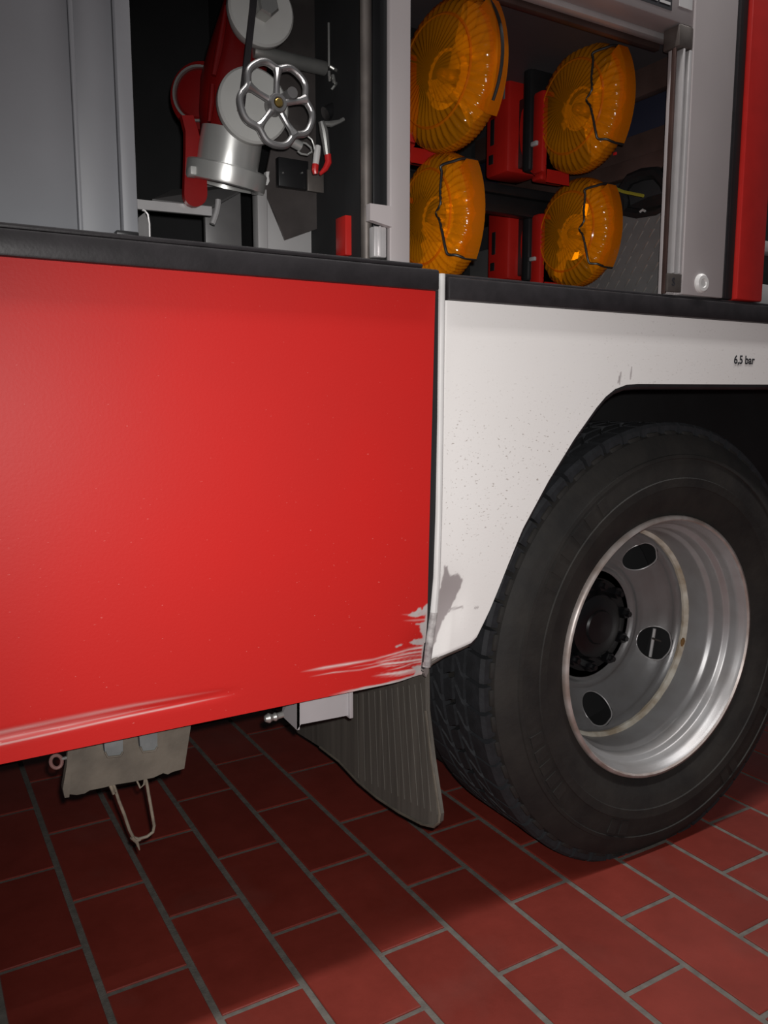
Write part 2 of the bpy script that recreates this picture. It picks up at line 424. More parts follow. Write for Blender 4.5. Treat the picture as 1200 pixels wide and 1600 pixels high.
# the right edge leans in towards the bottom where it was hit
lean = sm(0.3, 0.634, XX) * (-0.0105) * np.clip((0.97 - ZZ) / 0.53, 0, 1)
XG = XX + lean
fx = XX; h = ZZ - 0.4395
dent = sm(0.50, 0.634, fx) * sm(0.10, 0.0, h)
YG = 0.010 * dent ** 1.5 * sm(0.57, 0.634, fx) + 0.0007 * np.sin(fx * 9) * np.sin(ZZ * 7)
def poly_mask(X, Z, poly, soft):
    """signed distance to a polygon turned into a soft mask with a ragged edge"""
    inside = np.zeros(X.shape, bool); dmin = np.full(X.shape, 9.0); n = len(poly)
    for i in range(n):
        (x1, z1), (x2, z2) = poly[i], poly[(i + 1) % n]
        c = ((z1 > Z) != (z2 > Z)) & (X < (x2 - x1) * (Z - z1) / (z2 - z1 + 1e-12) + x1); inside ^= c
        tt = np.clip(((X - x1) * (x2 - x1) + (Z - z1) * (z2 - z1)) / ((x2 - x1) ** 2 + (z2 - z1) ** 2 + 1e-12), 0, 1)
        dmin = np.minimum(dmin, np.hypot(X - x1 - tt * (x2 - x1), Z - z1 - tt * (z2 - z1)))
    sd = np.where(inside, dmin, -dmin)
    return sm(-soft, soft, sd + 0.004 * (fbm(X, Z, 160, 160, 41) - 0.5))
def streak(X, Z, pts, widths, strength):
    """a scratch along a polyline whose half-width and strength vary from point to point"""
    out = np.zeros(X.shape)
    for (a, b, w0, w1, s0, s1) in zip(pts[:-1], pts[1:], widths[:-1], widths[1:], strength[:-1], strength[1:]):
        tt = np.clip(((X - a[0]) * (b[0] - a[0]) + (Z - a[1]) * (b[1] - a[1])) / ((b[0] - a[0]) ** 2 + (b[1] - a[1]) ** 2), 0, 1)
        dd = np.hypot(X - a[0] - tt * (b[0] - a[0]), Z - a[1] - tt * (b[1] - a[1]))
        w = w0 + (w1 - w0) * tt
        out = np.maximum(out, (s0 + (s1 - s0) * tt) * np.exp(-(dd / w) ** 2))
    return out
def px_r(p): q = at(440 + p[0] / 3.75, 860 + p[1] / 3.75, 0.0); return (q.x, q.z)
def px_l(p): q = at(p[0] / 1.667, 980 + p[1] / 1.667, 0.0); return (q.x, q.z)
grain = 0.35 + 1.1 * fbm(XG, ZZ - 0.0 * XG, 26, 420, 11)
scr = np.zeros_like(XX)
for pts, wd, st in (
    ([(105, 713), (245, 690), (380, 667), (540, 640), (680, 600), (760, 582), (850, 572)], [.0006, .0017, .0016, .0012, .0010, .0012, .0016], [0, .95, .9, .6, .6, .8, .9]),
    ([(155, 742), (300, 716), (460, 700), (600, 668), (720, 657), (850, 650)], [.0006, .0008, .0009, .0010, .0012, .0016], [0, .55, .5, .7, .7, .8]),
    ([(520, 740), (620, 725), (700, 716), (800, 706)], [.0006, .0014, .0018, .0012], [0, .85, .8, .5]),
    ([(560, 650), (660, 622), (760, 606), (850, 600)], [.0005, .0008, .0010, .0014], [0, .6, .7, .8]),
    ([(600, 706), (700, 688), (780, 668), (850, 660)], [.0005, .0008, .0010, .0012], [0, .7, .6, .8]),
    ([(380, 690), (520, 668), (640, 640), (760, 622), (850, 620)], [.0005, .0007, .0008, .0009, .0010], [0, .5, .55, .6, .6]),
    ([(700, 376), (760, 378), (800, 384)], [.0006, .001, .001], [0, .6, .7]), ([(710, 412), (780, 410), (850, 404)], [.0006, .0012, .0012], [0, .5, .6])):
    scr = np.maximum(scr, streak(XG, ZZ, [px_r(p) for p in pts], wd, st) * np.clip(grain, 0, 1.25))
haze = poly_mask(XG, ZZ, [px_r(p) for p in ((560, 650), (720, 590), (870, 560), (870, 745), (560, 735), (640, 700))], 0.006)
scr = np.clip(scr + 0.55 * haze * sm(0.45, 0.75, fbm(XG, ZZ + 0.1 * XG, 10, 520, 15)), 0, 1)
lft_s = np.zeros_like(XX)
for pts, wd, st in (
    ([(-300, 366), (0, 306), (160, 271), (330, 233), (480, 202), (615, 174)], [.0012, .0012, .0011, .0010, .0009, .0005], [.8, .85, .8, .75, .6, 0]),
    ([(-300, 350), (0, 293), (160, 260), (330, 224), (450, 199)], [.0010, .0010, .0009, .0008, .0005], [.6, .6, .55, .4, 0]),
    ([(-300, 338), (0, 276), (150, 244), (350, 203), (585, 163)], [.0026, .0026, .0024, .0020, .0010], [.5, .5, .45, .35, 0]),
    ([(-300, 354), (0, 292), (200, 250), (400, 208)], [.006, .006, .005, .003], [.22, .22, .18, 0])):
    lft_s = np.maximum(lft_s, streak(XG, ZZ, [px_l(p) for p in pts], wd, st) * np.clip(0.45 + 0.9 * fbm(XG, ZZ, 22, 380, 9), 0, 1.1))
scrape = np.clip(scr + lft_s, 0, 1)
YG = YG + 0.0012 * np.exp(-((h - 0.031) / 0.006) ** 2) * sm(0.36, 0.30, fx)
# bare metal torn along the right edge and the bottom corner
edge = 0.634 - fx
bare = np.zeros_like(XX)
for poly in ([(745, 378), (790, 355), (800, 338), (815, 333), (822, 345), (850, 315), (885, 300), (885, 385), (830, 378), (800, 390), (760, 387)],
             [(785, 432), (830, 420), (885, 400), (885, 565), (845, 560), (760, 552), (752, 540), (780, 524), (830, 515), (837, 500), (815, 480), (810, 442)],
             [(770, 690), (860, 678), (885, 760), (780, 752), (805, 715)], [(666, 563), (718, 546), (706, 561), (674, 570)]):
    bare = np.maximum(bare, poly_mask(XG, ZZ, [px_r(p) for p in poly], 0.0010))
n1 = fbm(fx, ZZ, 60, 110, 21)
bare = np.maximum(bare, sm(0.0026, 0.0010, h - 0.0022 * n1) * sm(0.47, 0.53, fx))
bare = np.maximum(bare, sm(0.0035, 0.0, edge - 0.003 * n1) * sm(0.108, 0.09, h))
bare = bare * (0.80 + 0.35 * fbm(XG, ZZ, 180, 220, 61))
bare = np.clip(bare, 0, 1)
dirt = np.full_like(XX, 0.35) + 0.4 * sm(0.75, 0.5, ZZ)
red_panel = skin_panel('lower_panel', XG, YG, ZZ, 0.028, 'red_paint', truck, dict(scrape=scrape, bare=bare, dirt=dirt))
red_panel['label'] = 'flat red panel with pale scrapes along its lower edge'

# ---- white fender panel with the wheel arch
arch = [(0.6265, 0.447), (0.639, 0.4575), (0.661, 0.4655), (0.690, 0.4715), (0.703, 0.4745), (0.713, 0.482), (0.735, 0.519), (0.764, 0.573), (0.799, 0.637),
        (0.847, 0.706), (0.897, 0.768), (0.941, 0.815), (0.960, 0.832), (0.980, 0.844), (1.005, 0.851), (1.03, 0.8525), (1.40, 0.8545), (1.43, 0.849), (1.46, 0.828), (1.53, 0.745), (1.60, 0.63), (1.66, 0.512), (1.68, 0.482), (1.70, 0.470), (1.75, 0.460), (2.30, 0.452)]
ax_, az_ = np.array([p[0] for p in arch]), np.array([p[1] for p in arch])
us = np.concatenate([np.linspace(0.6265, 0.76, 150)[:-1], np.linspace(0.76, 1.05, 150)[:-1], np.linspace(1.05, 2.30, 150)])
vs_ = np.linspace(0, 1, 200)
UU, VV = np.meshgrid(us, vs_)
ZL = np.interp(UU, ax_, az_)
ZW = ZL + (0.961 - ZL) * VV
# the left edge stands further right at the top: shear near that edge
shift = np.interp(ZW, [0.447, 0.50, 0.56, 0.65, 0.96], [0.0, 0.0075, 0.0165, 0.0205, 0.0255])
XW = UU + shift * sm(0.80, 0.63, UU)
YW = 0.004 + 0.012 * sm(0.665, 0.627, UU) * sm(0.60, 0.47, ZW) + 0.003 * np.exp(-(((XW - 0.675) / 0.02) ** 2 + ((ZW - 0.54) / 0.035) ** 2))
YW = YW + 0.006 * sm(0.004, 0.0, UU - 0.6265)
patch = [at(p, q, 0.004) for p, q in [(694, 884), (699, 886), (703, 899), (716, 896), (724, 905), (721, 918), (710, 942), (697, 966), (690, 985), (686, 1003), (680, 1016), (664, 1016), (664, 985), (676, 955), (690, 918)]]
bw = poly_mask(XW, ZW, [(p.x, p.z) for p in patch], 0.0012)
crack = np.zeros_like(XW)
for seg in ([(697, 962), (706, 953), (716, 950), (724, 949)], [(742, 950), (747, 949)], [(968, 600), (970, 582)], [(985, 592), (987, 574)], [(966, 598), (968, 588)]):
    pts = [at(p, q, 0.004) for p, q in seg]
    for a, b in zip(pts[:-1], pts[1:]):
        tt = np.clip(((XW - a.x) * (b.x - a.x) + (ZW - a.z) * (b.z - a.z)) / ((b.x - a.x) ** 2 + (b.z - a.z) ** 2), 0, 1)
        dd = np.hypot(XW - a.x - tt * (b.x - a.x), ZW - a.z - tt * (b.z - a.z))
        crack = np.maximum(crack, sm(0.0020, 0.0006, dd))
bw = np.maximum(bw, crack * 0.85)
bw = np.maximum(bw, 0.7 * sm(0.0035, 0.0015, (ZW - ZL)) * sm(0.74, 0.70, UU))
dirt_w = 0.12 + 0.88 * sm(0.88, 0.76, ZW) * sm(0.55, 0.66, ZW) + 0.2 * sm(0.9, 0.97, UU)
white_panel = skin_panel('fender_panel', XW, YW, ZW, 0.022, 'white_paint', truck, dict(scrape=np.zeros_like(XW), bare=bw, dirt=np.clip(dirt_w, 0, 1)))
white_panel['label'] = 'white fender panel with a chipped lower corner'
# black rubber lip along the arch
m = MB(); lip = [(x, 0.011, z - 0.0035) for x, z in zip(ax_, az_)]
fine = []
for i in range(len(lip) - 1):
    for k in range(4):
        fine.append(Vector(lip[i]).lerp(Vector(lip[i + 1]), k / 4))
fine.append(Vector(lip[-1]))
m.tube([p for p in fine if p.x > 0.70], 0.0055, 10)
o = m.build('arch_lip', 'black_rubber', truck); o['label'] = 'black rubber lip along the wheel arch'
m = MB(); m.tube([p for p in fine if p.x < 0.712], 0.004, 8); m.build('torn_edge', 'tube_worn', truck)
# rolled white edge beside the seam
m = MB()
path = [(0.6470, 0.995), (0.6468, 0.8), (0.6455, 0.67), (0.6430, 0.58), (0.6385, 0.53), (0.6320, 0.49), (0.6270, 0.452)]
m.tube([(x, 0.0045, z) for x, z in path[:5]], [0.0052, 0.0052, 0.0055, 0.0058, 0.0062], 12)
m.build('rolled_edge', 'white_plastic', truck)
m = MB(); m.tube([(x, 0.0045, z) for x, z in path[4:]], [0.0062, 0.0066, 0.006], 12); m.build('scuffed_edge', 'scuffed', truck)
m = MB()
m.prism([(0.6335, 0.004, 0.985), (0.6428, 0.004, 0.985), (0.6425, 0.004, 0.67), (0.6395, 0.004, 0.58), (0.634, 0.004, 0.53), (0.628, 0.004, 0.47), (0.6240, 0.004, 0.445), (0.6215, 0.004, 0.445), (0.629, 0.004, 0.67)], (0, 0.02, 0))
m.build('panel_seal', 'black_gap', truck)
m = MB(); c0 = Vector((0.6265, 0.003, 0.445))
m.prism([c0 + Vector(p) for p in ((-0.006, 0, 0.004), (0.004, 0, 0.007), (0.003, 0, -0.002), (-0.001, 0, -0.008), (-0.003, 0, -0.003))], (0, 0.006, 0))
m.build('torn_corner', 'zinc', truck)

# ---- black sills above the panels
m = MB(); m.box(-0.55, 0.6365, -0.007, 0.035, 0.971, 0.9985, 0.003); m.box(-0.55, 0.612, -0.004, 0.03, 0.999, 1.0045, 0.002)
m.build('sill_trim', 'black_rubber', truck)
m = MB(); m.box(0.6545, 2.30, -0.002, 0.035, 0.9615, 0.9915, 0.003); m.box(0.6545, 2.30, 0.006, 0.03, 0.991, 0.9965, 0.002)
m.build('sill_trim', 'black_rubber', truck)
p = at(199, 362, 0.0)
m = MB(); m.box(p.x - 0.012, p.x + 0.012, -0.002, 0.012, 1.003, 1.0085, 0.0015); m.build('sill_stop', 'black_plastic', truck)

# ---- chassis: dark boxes that close the truck below and behind
m = MB(); m.box(-0.55, 0.60, 0.12, 1.7, 0.50, 0.985, 0.005); m.build('chassis_box', 'liner_black', truck)
m = MB(); m.box(0.66, 2.30, 0.03, 1.7, 0.875, 0.96, 0.004); m.build('wheel_arch_liner', 'liner_black', truck)
m = MB(); m.box(0.61, 2.30, 0.53, 1.7, 0.46, 0.874, 0.004); m.build('wheel_arch_liner', 'liner_black', truck)
m = MB(); m.box(0.605, 0.655, 0.03, 0.455, 0.46, 0.96, 0.003); m.build('wheel_arch_liner', 'liner_black', truck)

# ---- locker shell
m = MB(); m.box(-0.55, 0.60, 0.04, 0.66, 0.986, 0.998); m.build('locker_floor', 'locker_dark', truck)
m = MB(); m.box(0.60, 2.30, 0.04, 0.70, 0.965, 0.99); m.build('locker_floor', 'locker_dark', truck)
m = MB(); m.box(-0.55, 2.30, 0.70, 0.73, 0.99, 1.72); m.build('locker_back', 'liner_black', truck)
m = MB(); m.box(-0.58, 2.30, 0.0, 0.73, 1.72, 1.76, 0.004); m.build('unseen_locker_roof', 'locker_dark', truck)  # out of view, added so ceiling light does not spill in from above
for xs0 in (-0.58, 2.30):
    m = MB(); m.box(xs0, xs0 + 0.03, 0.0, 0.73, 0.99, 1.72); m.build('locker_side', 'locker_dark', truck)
# centre pillar: pale face strip and the partition behind it
m = MB(); m.box(0.5635, 0.594, 0.0, 0.010, 0.998, 1.72, 0.002); o = m.build('pillar', 'pillar_alu', truck); o['label'] = 'pale aluminium centre pillar'
m = MB(); m.box(0.578, 0.590, 0.010, 0.70, 0.998, 1.72, 0.001); m.build('partition', 'liner_black', truck)
m = MB(); m.box(at(583, 200, 0.05).x, at(607, 200, 0.05).x, 0.05, 0.06, 1.005, 1.72, 0.002); m.build('pillar_gap_shade', 'black_plastic', truck)  # black strip stands in for the shade in the gap beside the pillar
m = MB(); a = at(572, -60, 0.055); b = at(571, 396, 0.055); gx = at(572, 200, 0.04).x; m.tube([(gx, 0.04, 1.006), (gx, 0.04, 1.7)], 0.0075, 16); o = m.build('guide_tube', 'tube_worn', truck)
# latch on the pillar
m = MB(); p = at(577, 318, -0.004); q = at(611, 350, -0.004)
m.prism([(p.x, -0.006, p.z), (q.x, -0.006, p.z), (q.x, -0.006, q.z - 0.004), (p.x + 0.004, -0.006, q.z + 0.001), (p.x, -0.006, q.z + 0.001)], (0, 0.01, 0))
m.build('latch_plate', 'pillar_alu', truck)
m = MB(); p = at(586, 352, 0.0); q = at(606, 404, 0.0); m.box(p.x, q.x - 0.0005, 0.002, 0.016, q.z + 0.001, p.z, 0.002); m.box(p.x + 0.006, p.x + 0.009, -0.001, 0.003, q.z + 0.001, p.z, 0.001)
m.build('latch_channel', 'rail_alu', truck)

# ---- grey sheets on the left
yp = 0.045
a = at(117, 200, yp).x; b = at(184, 200, yp).x; c = at(208, 200, yp).x
m = MB(); m.box(-0.5, a - 0.0015, yp, yp + 0.02, 1.0, 1.71, 0.002); o = m.build('partition_sheet', 'locker_grey', truck); o['label'] = 'wide grey sheet at the far left of the open locker'
m = MB(); m.box(a - 0.0012, a + 0.003, yp - 0.004, yp + 0.02, 1.0, 1.71, 0.0012); m.build('sheet_fold', 'locker_grey', truck)
m = MB(); m.box(a + 0.0035, b - 0.001, yp + 0.002, yp + 0.02, 1.0, 1.71, 0.001); m.build('partition_sheet', 'locker_grey', truck)
m = MB(); m.box(b, c, yp - 0.007, yp + 0.02, 1.0, 1.71, 0.002); m.build('sheet_flange', 'locker_grey', truck)
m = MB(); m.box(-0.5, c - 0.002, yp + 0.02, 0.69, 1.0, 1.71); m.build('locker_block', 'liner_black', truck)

# ---- small racks at the foot of the left locker
def pbox(mb, x0, y0, x1, y1, y, dep, bev=0.001):
    p = at(x0, y1, y); q = at(x1, y0, y)
    mb.box(min(p.x, q.x), max(p.x, q.x), y, y + dep, min(p.z, q.z), max(p.z, q.z), bev)
m = MB(); a = at(212, 311, 0.21); b = at(331, 323, 0.21); d = at(212, 326, 0.21); e = at(331, 337, 0.21)
m.prism([a, b, e, d], (0, 0.006, 0)); m.build('rack_bar', 'rail_alu', truck)
m = MB(); m.prism([at(238, 311, 0.22), at(270, 296, 0.29), at(395, 287, 0.29), at(330, 322, 0.22)], (0, 0, -0.003)); m.build('rack_tray', 'plate_grey', truck)
m = MB(); m.tube([at(332 + 9 * math.sin(t * 1.6), 350 - 38 * t, 0.215) for t in np.linspace(0, 1, 8)], 0.004, 8); m.build('rack_hook', 'locker_light', truck)
m = MB(); m.tube([at(*p, 0.08) for p in ((234, 374), (233.5, 350), (231, 335), (226, 329), (222, 328))], 0.0012, 6); m.build('rack_wire', 'rail_alu', truck)
m = MB(); m.prism([at(*p, 0.085) for p in ((216, 375), (233, 376), (232, 345), (226, 332), (216, 340))], (0, 0.004, 0)); m.build('rack_cheek', 'plate_grey', truck)
m = MB(); pbox(m, 322, 296, 376, 384, 0.30, 0.01); m.build('backing_sheet', 'plate_grey', truck)
m = MB(); pbox(m, 404, 296, 417, 390, 0.22, 0.02); m.build('backing_post', 'locker_light', truck)
m = MB(); pbox(m, 419, 318, 500, 392, 0.26, 0.01); m.build('backing_sheet', 'locker_light', truck)
m = MB(); pbox(m, 540, 338, 558, 398, 0.13, 0.03); m.build('backing_block', 'red_strip', truck)
# dark polished sheet behind the handwheel
m = MB(); m.prism([at(*p, 0.24) for p in ((412, 292), (446, 375), (556, 336), (560, 60), (560, -60), (430, -60), (430, 200))], (0.0, 0.004, 0)); o = m.build('polished_sheet', 'polished_reflect_tone', truck); o['label'] = 'dark polished metal sheet behind the handwheel'
m = MB(); m.tube([at(548, 196, 0.2), at(547, 292, 0.2)], 0.0105, 18); m.build('polished_tube', 'polished_reflect_tone', truck)
m = MB(); pbox(m, 436, 252, 482, 290, 0.215, 0.012); m.build('socket_block', 'black_plastic', truck)
for px in (442, 472):
    m = MB(); m.lathe([(0.0001, -0.001), (0.0012, -0.001), (0.0012, 0.002)], at(px, 270, 0.214), (0, 1, 0), 8); m.build('socket_screw', 'zinc', truck)
m = MB(); pbox(m, 481, 268, 506, 298, 0.21, 0.004); m.build('worn_plate', 'tube_worn', truck)
m = MB(); m.tube([at(513.5, 36, 0.17), at(514, 104, 0.17)], 0.0018, 8); m.build('thin_rod', 'zinc', truck)
m = MB()
for (x0, y0, x1, y1, r) in ((516, 104, 526, 110, 2.6), (514, 112, 515, 126, 2.4), (518, 140, 526, 130, 2.0), (534, 116, 537, 150, 3.8), (520, 118, 522, 128, 3.0)):
    k = mpp(x0, y0, 0.17); m.tube([at(x0, y0, 0.17), at((x0 + x1) / 2, (y0 + y1) / 2, 0.168), at(x1, y1, 0.172)], r * k, 8)
m.build('catch_links', 'zinc', truck)
m = MB(); m.tube([at(508, 178, 0.19), at(532, 166, 0.19), at(556, 150, 0.2)], 0.010, 12); m.build('dark_strap', 'black_plastic', truck)

# ---- hose manifold with handwheel
man = thing('hose_manifold', at(352, 300, 0.22), 'red cast hose manifold with silver handwheel and ring coupling in the open left locker', 'manifold')
k = mpp(370, 120, 0.2)
m = MB()
m.tube([at(*p, 0.215) for p in ((402, -60), (392, -10), (383, 40), (372, 90), (363, 135), (360, 180), (358, 222))], [s * k for s in (34, 36, 42, 47, 50, 49, 44)], 32)
m.build('body', 'red_cast', man)
m = MB(); m.tube([at(*p, 0.18) for p in ((353, 10), (349, 40), (342, 80), (334, 118))], [s * k for s in (3, 5, 6, 4)], 10); m.tube([at(*p, 0.165) for p in ((332, 132), (331, 160), (327, 190))], [s * k for s in (3.5, 5, 3)], 10)
m.build('cast_rib', 'red_cast', man)
m = MB(); a = at(318, 153, 0.25); ax = Vector((-0.62, -0.74, -0.05)).normalized()
m.lathe([(0.0001, 0.022), (0.02, 0.022), (0.030, 0.020), (0.0355, 0.014), (0.044, 0.012), (0.0465, 0.006), (0.0465, -0.012), (0.040, -0.02), (0.030, -0.06)], a, ax, 40)
m.build('side_flange', 'red_cast', man)
m = MB(); m.lathe([(0.0335, 0.0), (0.0335, 0.006), (0.0365, 0.006), (0.0365, 0.0)], a + ax * 0.0165, ax, 40, closed=True); m.build('flange_gasket', 'zinc', man)
# lever
k = mpp(305, 270, 0.145)
m = MB(); cen = [(293, 180, 9), (300, 205, 10), (304, 235, 14), (306, 265, 17), (306, 300, 18)]
lft = [(x - w, y) for x, y, w in cen]; rgt = [(x + w, y) for x, y, w in cen]
arc = [(306 + 18 * math.cos(t), 304 + 19 * math.sin(t)) for t in np.linspace(0, math.pi, 10)]
poly = [at(x, y, 0.197) for x, y in rgt] + [at(x, y, 0.197) for x, y in arc] + [at(x, y, 0.197) for x, y in lft[::-1]]
m.prism(poly, (0, 0.010, 0)); m.build('lever', 'lever_red', man)
# coupling: collar and lugged ring
cc = at(356, 255, 0.190); k = mpp(356, 255, 0.190)
axc = (at(352, 285, 0.215) - at(358, 225, 0.215)); axc = Vector((-0.12, 0.22, -1)).normalized()
m = MB(); R1 = 47 * k
m.lathe([(R1 * .86, 0.035), (R1 * .86, -0.03), (R1, -0.032), (R1 * 1.01, -0.005), (R1 * 1.01, 0.02), (R1 * .95, 0.035)], cc - axc * 0.008, axc, 48, closed=True)
m.build('coupling_collar', 'steel_polished', man)
for t in (-2.3, -1.45, -0.6):
    m = MB()
    u = axc.cross(Vector((0, 1, 0))).normalized(); w = axc.cross(u)
    d = u * math.cos(t) + w * math.sin(t)
    m.tube([cc + d * R1 * 1.015 - axc * 0.035, cc + d * R1 * 1.015 + axc * 0.005], 0.0022, 8)
    m.build('collar_rib', 'zinc', man)
m = MB(); R2 = 63 * k
m.lathe([(R2 * .80, 0.014), (R2 * .80, -0.009), (R2 * .97, -0.011), (R2, -0.009), (R2, 0.010), (R2 * .985, 0.013)], cc + axc * 0.016, axc, 64, closed=True)
m.build('coupling_ring', 'steel_polished', man)
m = MB(); m.lathe([(0.0001, 0.0), (R2 * .82, 0.0), (R2 * .82, 0.004), (0.0001, 0.004)], cc + axc * 0.012, axc, 40); m.build('coupling_gasket', 'black_rubber', man)
m = MB(); pbox(m, 298, 260, 312, 272, 0.17, 0.02, 0.002); m.build('coupling_lug', 'cap_grey', man)
m = MB(); p = [(416, 268), (421, 268), (420, 275), (421, 283), (418, 289), (412, 289), (413, 284), (416, 280)]
m.prism([at(x, y, 0.18) for x, y in p], (0, 0.008, 0)); m.build('coupling_clip', 'white_plastic', man)
m = MB(); m.lathe([(0.0001, -0.003), (0.004, -0.003), (0.006, 0.0), (0.006, 0.01)], at(397, 291, 0.185), (0, -0.4, -1), 12); m.build('coupling_lug', 'plate_grey', man)
# grey caps
for (px, py, r, y) in ((396, 165, 57, 0.135), (408, 17, 53, 0.135)):
    k = mpp(px, py, y); c0 = at(px, py, y)
    m = MB(); m.lathe([(0.0001, -0.004), (r * k * .94, -0.004), (r * k, -0.001), (r * k, 0.008), (r * k * .8, 0.03), (0.0001, 0.03)], c0, (0.08, 1, 0.0), 56)
    cp = m.build('cap_disc', 'cap_grey', man)
    m = MB()
    if py < 100:
        m.lathe([(0.0001, -0.022), (0.013, -0.022), (0.0155, -0.019), (0.0155, 0.0)], c0 + Vector((0, -0.004, 0)), (0, 1, 0), 6, phase=0.3); m.build('cap_bolt', 'zinc', cp, smooth=10)
    else:
        m.lathe([(0.0001, -0.05), (0.007, -0.05), (0.007, 0.0)], at(433, 163, 0.132), (0, 1, 0), 16); m.build('cap_stem', 'plate_grey', cp)
# handwheel: five-lobed rim, hub and spokes
yw = 0.085; hc = at(433, 162, yw); k = mpp(433, 162, yw); Rw = 63 * k
m = MB(); pts = []
tilt = math.radians(88)
for i in range(120):
    t = 2 * math.pi * i / 120
    d = (math.cos(5 * (t - tilt)) + 1) / 2
    r = Rw * (0.985 - 0.165 * d ** 2.2)
    pts.append(hc + Vector((r * math.cos(t), 0, r * math.sin(t))))
m.tube(pts, 5.6 * k, 12, closed=True)
hw = m.build('handwheel', 'wheel_alu', man); hw['label'] = 'five-lobed silver handwheel'
for j in range(5):
    t = tilt + 2 * math.pi * j / 5
    d = Vector((math.cos(t), 0, math.sin(t)))
    m = MB(); m.tube([hc + d * Rw * .16 + Vector((0, 0.002, 0)), hc + d * Rw * .5 + Vector((0, 0.002, 0)), hc + d * Rw * .68, hc + d * Rw * .80], [5.2 * k, 4.6 * k, 5.5 * k, 8.5 * k], 10)
    m.build('spoke', 'wheel_alu', hw)
m = MB(); m.lathe([(15 * k, 0.012), (15 * k, -0.003), (13 * k, -0.006), (8.5 * k, -0.006), (7.5 * k, -0.004), (7.5 * k, 0.012)], hc, (0, 1, 0), 28, closed=True); m.build('wheel_hub', 'wheel_alu', hw)
m = MB(); m.lathe([(0.0001, -0.0075), (5 * k, -0.0075), (6.5 * k, -0.006), (6.5 * k, 0.01)], hc, (0, 1, 0), 16); m.build('wheel_nut', 'brass', hw)
# strap and rod
m = MB(); sp = [(400, -40), (396, 10), (391, 55), (386, 100), (381, 140), (377, 172)]
for a, b in zip(sp[:-1], sp[1:]):
    m.prism([at(a[0] - 5, a[1], 0.10), at(a[0] + 5, a[1], 0.10), at(b[0] + 5, b[1], 0.10), at(b[0] - 5, b[1], 0.10)], (0, 0.003, 0))
m.build('strap', 'black_rubber', man)
m = MB(); k = mpp(450, 90, 0.18); m.tube([at(396, 80, 0.17), at(405, 82, 0.17), at(460, 96, 0.19), at(512, 108, 0.21)], [9 * k, 11 * k, 11 * k, 11 * k], 20); m.build('stub_pipe', 'zinc', man)
# snap hook with two red-tipped arms
sh = thing('snap_hook', at(500, 272, 0.14), 'steel snap hook with two red-tipped arms hanging beside the silver handwheel', 'hook')
k = mpp(490, 230, 0.14)
m = MB(); m.tube([at(456, 221, 0.14), at(470, 229, 0.14)], 7.5 * k, 16); m.build('barrel', 'steel_polished', sh)
m = MB(); m.tube([at(*p, 0.14) for p in ((470, 222), (478, 224), (486, 231), (487, 237), (480, 242), (470, 240), (465, 236))], 1.6 * k, 8); m.tube([at(*p, 0.142) for p in ((480, 212), (487, 218), (490, 226), (492, 236))], 1.5 * k, 8); m.build('ring', 'steel_polished', sh)
m = MB(); m.tube([at(*p, 0.14) for p in ((497, 228), (495, 242), (493, 258))], [4.5 * k, 5.5 * k, 5 * k], 10); m.build('arm', 'white_plastic', sh)
m = MB(); m.tube([at(*p, 0.14) for p in ((502, 190), (506, 205), (509, 225), (511, 242))], [5 * k, 7 * k, 6 * k, 5 * k], 10); m.tube([at(*p, 0.141) for p in ((502, 192), (516, 194), (530, 190), (537, 186))], [3 * k, 5 * k, 3 * k, 3 * k], 8); m.build('arm', 'zinc', sh)
m = MB(); m.tube([at(*p, 0.14) for p in ((493, 257), (492, 266), (493, 272))], [5.4 * k, 5.4 * k, 4 * k], 10); m.build('tip', 'tag_red', sh)
m = MB(); m.tube([at(*p, 0.14) for p in ((512, 241), (513, 254), (508, 264), (500, 272))], [5.4 * k, 5.4 * k, 4.5 * k, 2.5 * k], 10); m.build('tip', 'tag_red', sh)

# ---- right locker: beam, ceiling, pillar with guide rail, side wall
m = MB(); m.box(0.594, 1.138, 0.004, 0.045, 1.405, 1.50, 0.002); m.build('top_beam', 'pillar_alu', truck)
m = MB(); m.box(0.594, 1.118, 0.046, 0.062, 1.398, 1.412, 0.002); m.build('beam_seal', 'rail_alu', truck)
m = MB(); m.box(0.594, 1.118, 0.066, 0.078, 1.392, 1.412, 0.002); m.build('beam_seal', 'brown_anodised', truck)
m = MB(); m.box(0.594, 1.21, 0.062, 0.699, 1.412, 1.43); m.build('locker_ceiling', 'ceiling_grey', truck)
m = MB(); m.box(0.594, 1.30, 0.05, 0.699, 1.50, 1.515); m.build('locker_ceiling', 'ceiling_grey', truck)
m = MB(); m.box(1.120, 1.2215, 0.0, 0.05, 0.9975, 1.72, 0.002); o = m.build('pillar', 'pillar_alu', truck); o['label'] = 'pale aluminium pillar right of the amber lamps'
for (x0, x1, y0, y1, mt) in ((1.0995, 1.1035, 0.002, 0.016, 'rail_alu'), (1.113, 1.1195, 0.002, 0.016, 'rail_alu'), (1.0855, 1.0895, 0.006, 0.014, 'brown_anodised'), (1.0895, 1.120, 0.0165, 0.024, 'pillar_alu')):
    m = MB(); m.box(x0, x1, y0, y1, 1.03 if mt == 'rail_alu' else 0.9975, 1.37, 0.001); m.build('guide_rail', mt, truck)
m = MB(); m.box(1.088, 1.1195, 0.002, 0.034, 1.3715, 1.4035, 0.002); m.build('corner_bracket', 'tube_worn', truck)
m = MB(); p = at(1041, 458, 0.0); q = at(1064, 429, 0.0); m.box(p.x, q.x, -0.002, 0.003, 1.0, q.z, 0.001); lk = m.build('lock_plate', 'tube_worn', truck)
